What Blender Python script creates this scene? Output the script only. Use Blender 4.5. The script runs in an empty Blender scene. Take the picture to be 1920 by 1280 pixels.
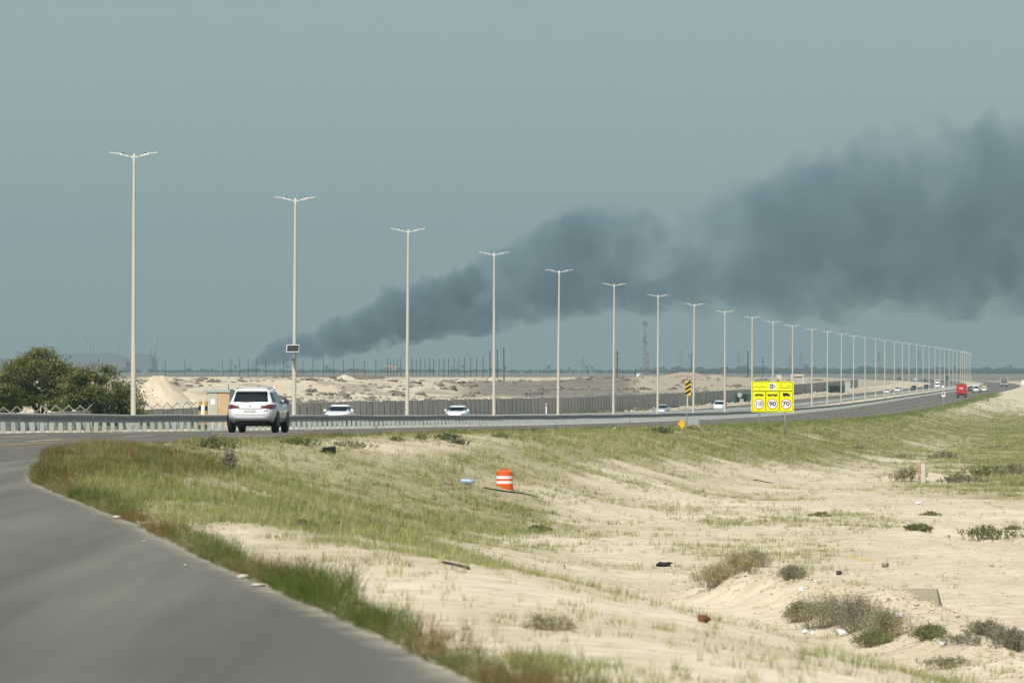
import bpy, math, random
import numpy as np
from mathutils import Vector, Matrix, Euler

# ------------------------------------------------------------------ camera, world, sun, exposure
sc = bpy.context.scene
R = math.radians
F = 10667.0            # focal length in pixels of the 1920 px wide photograph (200 mm lens)
ZC = 10.0              # camera height; the slip road lies about 2 m lower
HORIZON = 690.0

cam = bpy.data.cameras.new('camera')
cam.lens = 200; cam.sensor_width = 36; cam.clip_start = 1; cam.clip_end = 120000
cam.dof.use_dof = True; cam.dof.focus_distance = 290; cam.dof.aperture_fstop = 8.5
cam_obj = bpy.data.objects.new('camera', cam); sc.collection.objects.link(cam_obj); sc.camera = cam_obj
cam_obj.location = (0, 0, ZC)
cam_obj.rotation_euler = (R(90) + math.atan((HORIZON - 640) / F), 0, 0)

SUN_EL, SUN_AZ = R(55), R(202)       # behind the camera and to the left
world = bpy.data.worlds.new('World'); sc.world = world; world.use_nodes = True
wn = world.node_tree
sky = wn.nodes.new('ShaderNodeTexSky'); sky.sky_type = 'NISHITA'; sky.sun_disc = False
sky.sun_elevation = SUN_EL; sky.sun_rotation = SUN_AZ
sky.air_density = 1.0; sky.dust_density = 0.6; sky.ozone_density = 2.0
wn.links.new(sky.outputs[0], wn.nodes['Background'].inputs[0])
wn.nodes['Background'].inputs[1].default_value = 0.062

sun = bpy.data.lights.new('sun', 'SUN'); sun.energy = 4.55; sun.angle = R(1.5); sun.color = (1.0, 0.95, 0.86)
sun_obj = bpy.data.objects.new('sun', sun); sc.collection.objects.link(sun_obj)
sd = Vector((math.sin(SUN_AZ) * math.cos(SUN_EL), math.cos(SUN_AZ) * math.cos(SUN_EL), math.sin(SUN_EL)))
sun_obj.rotation_euler = sd.to_track_quat('Z', 'Y').to_euler()

sc.view_settings.view_transform = 'Standard'; sc.view_settings.look = 'None'
sc.view_settings.exposure = 0.36; sc.view_settings.gamma = 1.0; sc.view_settings.use_curve_mapping = False
sc.render.engine = 'CYCLES'
sc.cycles.use_denoising = True; sc.cycles.max_bounces = 6; sc.cycles.volume_bounces = 0
sc.cycles.use_adaptive_sampling = True; sc.cycles.adaptive_threshold = 0.02

rng = random.Random(7)
nrg = np.random.default_rng(11)
COL = sc.collection

# ------------------------------------------------------------------ helpers
def lerp(a, b, t): return a + (b - a) * t
def sstep(t):
    t = np.clip(t, 0, 1); return t * t * (3 - 2 * t)

def _hash(ix, iy, seed):
    n = (ix.astype(np.int64) * 374761393 + iy.astype(np.int64) * 668265263 + seed * 1442695041) & 0x7fffffff
    n = ((n ^ (n >> 13)) * 1274126177) & 0x7fffffff
    n = (n ^ (n >> 16)) & 0xffff
    return n / 65535.0
def vnoise(x, y, seed=0):
    x = np.asarray(x, float); y = np.asarray(y, float)
    ix = np.floor(x); iy = np.floor(y); fx = x - ix; fy = y - iy
    fx = fx * fx * (3 - 2 * fx); fy = fy * fy * (3 - 2 * fy)
    a = _hash(ix, iy, seed); b = _hash(ix + 1, iy, seed); c = _hash(ix, iy + 1, seed); d = _hash(ix + 1, iy + 1, seed)
    return (a + (b - a) * fx) * (1 - fy) + (c + (d - c) * fx) * fy
def fbm(x, y, seed=0, oct=4):
    s = 0; amp = .5; t = 0
    for k in range(oct):
        s = s + amp * vnoise(x, y, seed + k * 17); t += amp
        x = np.asarray(x) * 2.03 + 3.1; y = np.asarray(y) * 2.03 + 1.7; amp *= .5
    return s / t

class MB:
    """collects faces; build() links them as ONE mesh object"""
    def __init__(s): s.v = []; s.f = []
    def add(s, verts, faces):
        n = len(s.v); s.v += [tuple(p) for p in verts]; s.f += [tuple(i + n for i in f) for f in faces]; return s
    def box(s, c, size, rz=0, rx=0, ry=0, taper=1.0):
        hx, hy, hz = (q / 2 for q in size)
        m = Euler((rx, ry, rz)).to_matrix()
        vs = []
        for z in (-1, 1):
            t = taper if z > 0 else 1.0
            for x, y in ((-1, -1), (1, -1), (1, 1), (-1, 1)):
                p = m @ Vector((x * hx * t, y * hy * t, z * hz)); vs.append((c[0] + p.x, c[1] + p.y, c[2] + p.z))
        return s.add(vs, [(0, 3, 2, 1), (4, 5, 6, 7), (0, 1, 5, 4), (1, 2, 6, 5), (2, 3, 7, 6), (3, 0, 4, 7)])
    def tube(s, p0, p1, r0, r1=None, n=8, caps=True):
        r1 = r0 if r1 is None else r1
        p0 = Vector(p0); p1 = Vector(p1); d = (p1 - p0)
        if d.length < 1e-6: return s
        d.normalize(); a = d.orthogonal().normalized(); b = d.cross(a)
        vs = []
        for p, r in ((p0, r0), (p1, r1)):
            for k in range(n):
                t = 2 * math.pi * k / n; vs.append(p + a * (r * math.cos(t)) + b * (r * math.sin(t)))
        fs = [(k, (k + 1) % n, n + (k + 1) % n, n + k) for k in range(n)]
        if caps: fs += [tuple(range(n - 1, -1, -1)), tuple(range(n, 2 * n))]
        return s.add(vs, fs)
    def lathe(s, prof, n=20, axis='Z', c=(0, 0, 0)):
        vs = []
        for r, z in prof:
            for k in range(n):
                t = 2 * math.pi * k / n; q = (r * math.cos(t), r * math.sin(t), z)
                if axis == 'X': q = (q[2], q[0], q[1])
                if axis == 'Y': q = (q[0], q[2], q[1])
                vs.append((q[0] + c[0], q[1] + c[1], q[2] + c[2]))
        fs = []
        for i in range(len(prof) - 1):
            for k in range(n):
                fs.append((i * n + k, i * n + (k + 1) % n, (i + 1) * n + (k + 1) % n, (i + 1) * n + k))
        fs += [tuple(range(n - 1, -1, -1)), tuple(range((len(prof) - 1) * n, len(prof) * n))]
        return s.add(vs, fs)
    def prism(s, poly, y0, y1):
        """polygon in x,z extruded along y"""
        n = len(poly)
        vs = [(x, y0, z) for x, z in poly] + [(x, y1, z) for x, z in poly]
        fs = [tuple(range(n)), tuple(range(2 * n - 1, n - 1, -1))] + [(k, n + k, n + (k + 1) % n, (k + 1) % n) for k in range(n)]
        return s.add(vs, fs)
    def grid(s, rows):
        m = len(rows[0]); vs = [p for r in rows for p in r]
        return s.add(vs, [(i * m + j, i * m + j + 1, (i + 1) * m + j + 1, (i + 1) * m + j) for i in range(len(rows) - 1) for j in range(m - 1)])
    def mesh(s, name, mat, smooth=False):
        me = bpy.data.meshes.new(name); me.from_pydata(s.v, [], s.f); me.update()
        if mat: me.materials.append(mat)
        if smooth: me.shade_smooth()
        return me
    def build(s, name, mat, parent=None, smooth=False):
        return link(name, s.mesh(name, mat, smooth), parent)

def link(name, data, parent=None):
    o = bpy.data.objects.new(name, data); COL.objects.link(o)
    if parent: o.parent = parent
    return o
def np_mesh(name, V, Fc, mat=None, smooth=False):
    """V (n,3), Fc (m,k) arrays -> mesh"""
    me = bpy.data.meshes.new(name)
    V = np.ascontiguousarray(V, np.float32); Fc = np.ascontiguousarray(Fc, np.int32)
    k = Fc.shape[1]
    me.vertices.add(len(V)); me.vertices.foreach_set('co', V.ravel())
    me.loops.add(Fc.size); me.loops.foreach_set('vertex_index', Fc.ravel())
    me.polygons.add(len(Fc)); me.polygons.foreach_set('loop_start', np.arange(0, Fc.size, k, dtype=np.int32))
    me.polygons.foreach_set('loop_total', np.full(len(Fc), k, np.int32))
    me.update(calc_edges=True)
    if mat: me.materials.append(mat)
    if smooth: me.shade_smooth()
    return me
def tag(o, label=None, cat=None, group=None, kind=None):
    if label: o['label'] = label
    if cat: o['category'] = cat
    if group: o['group'] = group
    if kind: o['kind'] = kind
    return o
def thing(name, loc, rz, label, cat, group=None):
    o = bpy.data.objects.new(name, None); COL.objects.link(o); o.empty_display_size = .2
    o.location = loc; o.rotation_euler = (0, 0, rz); return tag(o, label, cat, group)
def kids(o): return [c for c in COL.objects if c.parent == o]
def tree_of(o, cache={}):
    """(object, [children trees]) snapshot for copying"""
    ch = {}
    for c in COL.objects:
        if c.parent: ch.setdefault(c.parent.name, []).append(c)
    def rec(q): return (q, [rec(c) for c in ch.get(q.name, [])])
    return rec(o)
def copy_tree(t, parent=None):
    o = t[0].copy(); COL.objects.link(o); o.parent = parent
    for c in t[1]: copy_tree(c, o)
    return o
ORD = ['first', 'second', 'third', 'fourth', 'fifth', 'sixth', 'seventh', 'eighth', 'ninth', 'tenth', 'eleventh', 'twelfth', 'thirteenth',
       'fourteenth', 'fifteenth', 'sixteenth', 'seventeenth', 'eighteenth', 'nineteenth', 'twentieth']
TENS = {2: 'twenty', 3: 'thirty', 4: 'forty', 5: 'fifty'}
def ordinal(n):
    if n <= 20: return ORD[n - 1]
    t, u = divmod(n, 10)
    if u == 0: return {3: 'thirtieth', 4: 'fortieth', 5: 'fiftieth'}[t]
    return TENS[t] + '-' + ORD[u - 1]

# ------------------------------------------------------------------ materials
def mat(name, col, rough=.7, metal=0., var=.12, scale=3., bump=0., bscale=None, col2=None, coat=0., spec=.4, stretch=(1, 1, 1), detail=6):
    m = bpy.data.materials.new(name); m.use_nodes = True
    nt = m.node_tree; b = nt.nodes['Principled BSDF']
    b.inputs['Roughness'].default_value = rough; b.inputs['Metallic'].default_value = metal
    b.inputs['Specular IOR Level'].default_value = spec
    b.inputs['Coat Weight'].default_value = coat
    tc = nt.nodes.new('ShaderNodeTexCoord'); mp = nt.nodes.new('ShaderNodeMapping'); mp.inputs['Scale'].default_value = stretch
    nt.links.new(tc.outputs['Object'], mp.inputs['Vector'])
    nz = nt.nodes.new('ShaderNodeTexNoise'); nz.inputs['Scale'].default_value = scale; nz.inputs['Detail'].default_value = detail
    nt.links.new(mp.outputs[0], nz.inputs['Vector'])
    rp = nt.nodes.new('ShaderNodeValToRGB'); rp.color_ramp.elements[0].position = .3; rp.color_ramp.elements[1].position = .72
    c2 = col2 or tuple(min(1, c * (1 + var)) for c in col); c1 = tuple(c * (1 - var) for c in col) if col2 is None else col
    rp.color_ramp.elements[0].color = (*c1, 1); rp.color_ramp.elements[1].color = (*c2, 1)
    nt.links.new(nz.outputs['Fac'], rp.inputs['Fac']); nt.links.new(rp.outputs[0], b.inputs['Base Color'])
    if bump:
        n2 = nt.nodes.new('ShaderNodeTexNoise'); n2.inputs['Scale'].default_value = bscale or scale * 6; n2.inputs['Detail'].default_value = 5
        nt.links.new(mp.outputs[0], n2.inputs['Vector'])
        bp = nt.nodes.new('ShaderNodeBump'); bp.inputs['Strength'].default_value = bump; bp.inputs['Distance'].default_value = .05
        nt.links.new(n2.outputs['Fac'], bp.inputs['Height']); nt.links.new(bp.outputs[0], b.inputs['Normal'])
    return m
def vol(name, col, dens, aniso=0.):
    m = bpy.data.materials.new(name); m.use_nodes = True; n = m.node_tree.nodes; n.clear()
    o = n.new('ShaderNodeOutputMaterial'); v = n.new('ShaderNodeVolumePrincipled')
    v.inputs['Color'].default_value = (*col, 1); v.inputs['Density'].default_value = dens; v.inputs['Anisotropy'].default_value = aniso
    m.node_tree.links.new(v.outputs[0], o.inputs['Volume']); return m
def leaf_mat(name, trans=.3, tint=True, col=(.1, .12, .04), var=.35, scale=1.2):
    m = bpy.data.materials.new(name); m.use_nodes = True; nt = m.node_tree; nt.nodes.clear()
    o = nt.nodes.new('ShaderNodeOutputMaterial'); d = nt.nodes.new('ShaderNodeBsdfDiffuse'); t = nt.nodes.new('ShaderNodeBsdfTranslucent')
    mx = nt.nodes.new('ShaderNodeMixShader'); mx.inputs[0].default_value = trans
    if tint:
        a = nt.nodes.new('ShaderNodeAttribute'); a.attribute_type = 'INSTANCER'; a.attribute_name = 'tint'; c = a.outputs['Color']
    else:
        tc = nt.nodes.new('ShaderNodeTexCoord'); nz = nt.nodes.new('ShaderNodeTexNoise'); nz.inputs['Scale'].default_value = scale; nz.inputs['Detail'].default_value = 5
        nt.links.new(tc.outputs['Object'], nz.inputs['Vector'])
        rp = nt.nodes.new('ShaderNodeValToRGB'); rp.color_ramp.elements[0].position = .3; rp.color_ramp.elements[1].position = .7
        rp.color_ramp.elements[0].color = (*[q * (1 - var) for q in col], 1); rp.color_ramp.elements[1].color = (*[q * (1 + var) for q in col], 1)
        nt.links.new(nz.outputs['Fac'], rp.inputs[0]); c = rp.outputs[0]
    nt.links.new(c, d.inputs[0]); nt.links.new(c, t.inputs[0])
    nt.links.new(d.outputs[0], mx.inputs[1]); nt.links.new(t.outputs[0], mx.inputs[2]); nt.links.new(mx.outputs[0], o.inputs[0])
    return m

M = dict(
    pole=mat('cream_steel', (.52, .50, .435), .55, var=.06, scale=1.5, stretch=(1, 1, .2)),
    lamp=mat('pale_lamp_metal', (.72, .72, .70), .35, .2, var=.05),
    dark=mat('dark_rubber', (.02, .02, .022), .8),
    black=mat('black_plastic', (.012, .012, .013), .5),
    galv=mat('galvanised_steel', (.37, .37, .335), .55, .1, var=.14, scale=2.2, bump=.1),
    galvpost=mat('galvanised_post', (.33, .37, .365), .55, .1, var=.18, scale=1.6),
    orange=mat('orange_reflector', (.75, .30, .03), .4),
    conc=mat('concrete', (.42, .42, .38), .9, var=.2, scale=.5, bump=.3, bscale=8),
    concpost=mat('dark_concrete_post', (.25, .25, .225), .9, var=.2),
    concl=mat('pale_concrete', (.46, .42, .34), .9, var=.2, scale=2.5, bump=.4, bscale=20),
    white=mat('white_paint', (.82, .82, .80), .3, var=.02, coat=.6),
    carwhite=mat('white_car_paint', (.85, .855, .85), .3, var=.015, coat=1.0),
    silver=mat('silver_car_paint', (.45, .47, .48), .35, .2, var=.04, coat=1.0),
    darkcar=mat('dark_car_paint', (.03, .035, .04), .3, .2, var=.1, coat=1.0),
    glass=mat('tinted_glass', (.012, .017, .018), .08, var=.1, spec=.8),
    redlamp=mat('red_lamp', (.12, .010, .011), .2, var=.25, scale=9, coat=1.),
    chrome=mat('chrome', (.62, .63, .64), .18, .9),
    greyclad=mat('grey_bumper_cladding', (.23, .25, .25), .5),
    platem=mat('number_plate', (.55, .56, .50), .5, var=.3, scale=14),
    rim=mat('alloy_rim', (.28, .29, .30), .35, .7),
    yellow=mat('fluorescent_yellow', (.82, .80, .010), .5, var=.07, scale=1.4),
    syellow=mat('traffic_yellow', (.85, .52, .03), .5, var=.06),
    dullyellow=mat('dull_bollard_yellow', (.42, .27, .05), .7, var=.15),
    signwhite=mat('sign_white', (.82, .82, .80), .5, var=.02),
    signblack=mat('sign_black', (.012, .012, .012), .6),
    signred=mat('sign_red', (.42, .05, .02), .5),
    signpost=mat('sign_post_steel', (.42, .44, .43), .5, .3),
    paint=mat('worn_white_line', (.52, .50, .44), .8, var=.25, scale=1.5, detail=9),
    ypaint=mat('worn_yellow_line', (.42, .27, .075), .8, var=.3, scale=1.2, detail=9),
    wood=mat('dark_utility_wood', (.06, .055, .05), .9, var=.3, scale=2),
    steel=mat('lattice_steel', (.16, .16, .16), .6, .3),
    redsteel=mat('red_lattice_steel', (.19, .115, .105), .6, .1),
    cab=mat('cabinet_paint', (.42, .43, .34), .65, var=.1, scale=1.4),
    cabrust=mat('rust_stained_paint', (.50, .44, .28), .7, col2=(.50, .29, .10), scale=1.1, stretch=(1.6, 1, .5)),
    cabroof=mat('cabinet_roof', (.33, .39, .38), .6),
    green=mat('dark_green_metal', (.02, .085, .075), .5),
    cream=mat('cream_wall', (.60, .55, .44), .9, var=.12),
    brownwall=mat('brown_earth_wall', (.20, .15, .11), .95, var=.2, scale=.3),
    pinkroof=mat('pinkish_roof', (.45, .32, .26), .8),
    shed=mat('far_grey_cladding', (.17, .18, .19), .8),
    drum=mat('orange_drum', (.70, .105, .02), .6, var=.18, scale=5),
    drumwhite=mat('drum_reflective_white', (.80, .79, .76), .4, var=.05),
    jug=mat('blue_clear_plastic', (.27, .36, .44), .2, var=.25, scale=12, coat=.6),
    rust=mat('rusty_brown', (.15, .05, .022), .9, var=.35, scale=7, bump=.3),
    rock=mat('pale_rock', (.40, .36, .28), .95, var=.2, scale=6, bump=.6),
    litter=mat('white_litter', (.75, .77, .80), .5, var=.12, scale=10),
    blue=mat('sign_blue', (.05, .10, .35), .5),
    purple=mat('sign_purple_disc', (.13, .06, .17), .5),
    truckred=mat('truck_red', (.50, .028, .022), .4, var=.08),
    twig=mat('dry_twig', (.24, .205, .145), .95, var=.3, scale=4),
    bark=mat('tree_bark', (.09, .075, .055), .95, var=.3, scale=5, bump=.5),
)

# ------------------------------------------------------------------ road line and terrain
_hz = np.array([-400, 0, 36, 104, 160, 190, 208, 237, 306, 409, 500, 620, 724, 900, 1060, 1300, 2180, 3000, 6000, 26000, 60000], float)
_hh = np.array([1.9, 1.95, 2.0, 2.1, 2.14, 2.2, 2.36, 2.67, 3.25, 4.1, 4.75, 5.5, 6.0, 6.5, 6.65, 6.7, 7.1, 7.1, 7.4, 9.2, 12.], float)
_yy = np.concatenate([np.arange(-400, 3000, 4.), np.geomspace(3000, 60000, 300)])
_h_raw = np.interp(_yy, _hz, _hh)
_ker = np.ones(15) / 15
_h_s = np.convolve(np.pad(_h_raw, 7, mode='edge'), _ker, mode='valid'); _h_s[860:] = _h_raw[860:]
def h0(Y): return np.interp(Y, _yy, _h_s)                      # metres below the camera
_cy = np.array([-400, 0, 2000, 2176, 2400, 2650, 2900, 3150, 3500, 3900, 4400, 5200, 7000], float)
_cx = np.array([-84.05, -43.65, 158.3, 175.6, 195.5, 214, 229, 239, 246, 247, 236, 190, 20], float)
_cyy = np.arange(-400, 7000, 20.); _cxx = np.interp(_cyy, _cy, _cx)
_cxs = np.convolve(np.pad(_cxx, 6, mode='reflect', reflect_type='odd'), np.ones(13) / 13, mode='valid')
def CX(Y): return np.interp(Y, _cyy, _cxs)                     # x of the lamp-post line at depth Y
COSA = math.cos(math.atan(.101))
def off_x(Y, off): return CX(Y) + off / COSA                    # x at an offset to the right of that line
_sl_y = np.array([-60, 0, 30, 36, 44.6, 56, 80, 104, 135, 150, 160, 400], float)
_sl_x = np.array([9., 3.3, .55, -.12, -1.14, -2.60, -5.50, -8.7, -11.0, -12.0, -12.2, -40], float)
_sly = np.arange(-60, 400, 1.); _slr = np.interp(_sly, _sl_y, _sl_x)
_slx = np.convolve(np.pad(_slr, 6, mode='reflect', reflect_type='odd'), np.ones(13) / 13, mode='valid')
def slipX(Y): return np.interp(Y, _sly, _slx)                # right-hand edge of the slip road
_me_y = np.array([150, 156, 163, 170, 177, 190], float)
def mainX(Y):
    Y = np.asarray(Y, float)
    near = np.interp(Y, _me_y, np.array([-12.0, -11.5, -10.1, -8.7, -7.2, -5.7]))
    return np.where(Y < 190, near, off_x(Y, 19.0))             # right-hand edge of the main road
WALL_OFF = -35.0
_wt_y = np.array([200, 412, 478, 559, 607, 740, 899, 1007, 1114, 1325, 1524, 1961, 2400], float)
_wt_h = np.array([3.2, 3.28, 3.42, 3.5, 3.5, 4.0, 4.45, 4.62, 4.72, 4.85, 4.4, 3.8, 3.8], float)
def wall_top(Y): return np.interp(Y, _wt_y, _wt_h)
WALL_H = 2.8

def ridge(X, Y, pts, w):
    """soft ridge along a polyline of (x, y, height)"""
    out = np.zeros_like(X)
    for (x0, y0, a0), (x1, y1, a1) in zip(pts[:-1], pts[1:]):
        dx, dy = x1 - x0, y1 - y0; L2 = dx * dx + dy * dy
        t = np.clip(((X - x0) * dx + (Y - y0) * dy) / L2, 0, 1)
        d = np.hypot(X - (x0 + t * dx), (Y - (y0 + t * dy)) * .55)
        out = np.maximum(out, (a0 + (a1 - a0) * t) * np.exp(-(d / w) ** 2))
    return out
MOUND = [(3.3, 108, .10), (4.3, 103, .60), (5.2, 99, .66), (6.0, 95, .68), (6.55, 91, .62), (6.6, 86, .58), (6.55, 80, .52), (6.55, 74, .44), (6.3, 66, .3)]

def G(X, Y):
    X = np.asarray(X, float); Y = np.asarray(Y, float)
    X, Y = np.broadcast_arrays(X, Y)
    h = h0(Y).copy()
    off = (X - CX(Y)) * COSA
    # right of the roads: embankment down to the field
    d_sl = np.where(Y < 150, X - slipX(Y), X + 12.0 + (Y - 150) * .05)
    d_ma = X - off_x(Y, 19.0)
    d = np.minimum(d_sl, np.maximum(d_ma, np.where(Y < 190, (X - mainX(Y)), d_ma)))
    D = np.interp(Y, [0, 60, 300, 600, 1200, 2200, 4000], [2.1, 2.2, 2.4, 2.2, 1.4, .5, 0.])
    h = h + D * sstep((d - .8) / 12.0)
    field = sstep((d - .6) / 3.0)
    nz = (fbm(X / 8.0, Y / 12.0, 3) - .5) * .26 + (fbm(X / 1.3, Y / 2.2, 9) - .5) * .10
    h = h - nz * field * np.interp(Y, [0, 60, 400, 1500], [1, 1, 1.2, .6])
    # spoil mound at the right, and the hump under the marker post
    h = h - ridge(X, Y, MOUND, .95) * (1 + .5 * (fbm(X / .5, Y / .8, 21) - .5)) * np.where(Y < 140, 1, 0)
    h = h - .45 * np.exp(-((X - 18.9) / 1.8) ** 2 - ((Y - 262) / 6.) ** 2)
    # left of the far carriageway: down to the foot of the panel wall, high ground behind it
    base = wall_top(Y) + WALL_H
    left = sstep((-off - 20.0) / 11.0)
    h = np.where(off < -19, lerp(h, np.maximum(base, h0(Y) - .2), left), h)
    top = wall_top(Y) + .45
    plain = np.interp(Y, [0, 500, 900, 1500, 2500, 6000, 12000, 26000, 60000], [4.4, 4.2, 4.2, 4.5, 4.9, 6.0, 7.6, 9.2, 12.])
    b1 = sstep((Y - 640) / 380.) * (1 - sstep((Y - 1250) / 420.)) * sstep((-X - 6) / 40.) * (1 - .35 * sstep((-X - 70) / 40.))
    b2 = sstep((Y - 1350) / 350.) * (1 - sstep((Y - 1900) / 400.)) * sstep((X - 5) / 35.) * (1 - sstep((X - 78) / 40.))
    relief = (fbm(X / 16., Y / 60., 31) - .5) * 1.5 + (fbm(X / 4., Y / 14., 37) - .5) * .55
    relief = relief * np.interp(Y, [500, 900, 2500, 4000], [.6, 1., .8, 0.])
    hb = plain - 2.1 * b1 - 1.7 * b2 - relief * sstep((-off - 40) / 30.)
    hb = lerp(top, hb, sstep((-off - 38) / 45.))
    behind = (off < WALL_OFF - 2.3) & (Y < 2010)
    h = np.where(behind, hb, h)
    fade = sstep((Y - 2010) / 300.) * sstep((-off - 21) / 60.)
    h = np.where((off < WALL_OFF - 2.3) & (Y >= 2010), lerp(h, hb, fade), h)
    return ZC - h

def ray(px, Y): return (px - 960.0) / F * Y
def zat(py, Y): return ZC - (py - HORIZON) / F * Y
_ty = np.concatenate([np.arange(30, 400, .25), np.arange(400, 3000, 2.), np.geomspace(3000, 25000, 200)])
def on_ground(px, py, ymin=30.):
    """point of the terrain seen at a pixel of the photograph"""
    Y = _ty[_ty >= ymin]
    g = G(ray(px, Y), Y) - zat(py, Y)
    k = int(np.argmax(g > 0)) if (g > 0).any() else len(Y) - 1
    y = float(Y[k]); x = float(ray(px, y)); return Vector((x, y, float(G(x, y))))
def gpt(x, y): return Vector((float(x), float(y), float(G(x, y))))
def project(X, Y, Z): return 960 + X / Y * F, HORIZON - (Z - ZC) / Y * F

# vegetation cover of the field, read off the photograph row by row
VX = np.array([0, 200, 400, 600, 800, 1000, 1200, 1400, 1600, 1760, 1920], float)
VY = np.array([740, 765, 785, 805, 830, 850, 870, 890, 910, 940, 970, 1000, 1040, 1080, 1120, 1160, 1200, 1290], float)
VV = np.array([
    [.5, .5, .5, .5, .5, .5, .5, .5, .4, .25, .12],
    [.7, .7, .7, .7, .7, .7, .7, .7, .7, .45, .30],
    [.8, .8, .8, .8, .8, .8, .8, .8, .90, .82, .78],
    [.9, .9, .9, .8, .6, .85, .95, .88, .92, .92, .90],
    [.9, .9, .85, .65, .30, .80, .97, .97, .94, .66, .85],
    [.9, .85, .75, .68, .72, .80, .90, .96, .86, .70, .86],
    [.9, .80, .72, .74, .78, .76, .60, .42, .38, .45, .72],
    [.9, .74, .70, .78, .82, .76, .58, .24, .12, .55, .90],
    [.9, .72, .70, .78, .80, .66, .55, .24, .14, .50, .92],
    [.85, .7, .68, .78, .82, .68, .45, .28, .20, .12, .30],
    [.85, .66, .56, .78, .82, .62, .36, .32, .32, .08, .10],
    [.85, .6, .30, .66, .68, .46, .34, .36, .26, .02, .12],
    [.8, .5, .14, .26, .42, .34, .27, .32, .36, .02, .02],
    [.8, .5, .12, .10, .16, .20, .26, .24, .30, .04, .02],
    [.8, .5, .10, .02, .03, .08, .12, .12, .12, .02, .02],
    [.8, .5, .10, .0, .0, .10, .05, .07, .16, .14, .14],
    [.8, .5, .10, .0, .0, .32, .12, .05, .12, .18, .18],
    [.8, .5, .10, .0, .0, .24, .12, .04, .05, .18, .14]])
def veg(X, Y, Z):
    px, py = project(X, Y, Z)
    fx = np.clip(np.interp(px, VX, np.arange(len(VX))), 0, len(VX) - 1.001); fy = np.clip(np.interp(py, VY, np.arange(len(VY))), 0, len(VY) - 1.001)
    i = fx.astype(int); j = fy.astype(int); a = fx - i; b = fy - j
    q = (VV[j, i] * (1 - a) + VV[j, i + 1] * a) * (1 - b) + (VV[j + 1, i] * (1 - a) + VV[j + 1, i + 1] * a) * b
    w = (fbm(X / 3.5, Y / 9., 105, 4) - .5) * 1.5 + (fbm(X / 14., Y / 30., 107, 3) - .5) * .8
    return np.clip(q + w * np.clip(4 * q * (1.08 - q), 0, 1) * np.interp(q, [.2, .5, .66, .8], [.22, .55, .45, .15]), 0, 1)

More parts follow.
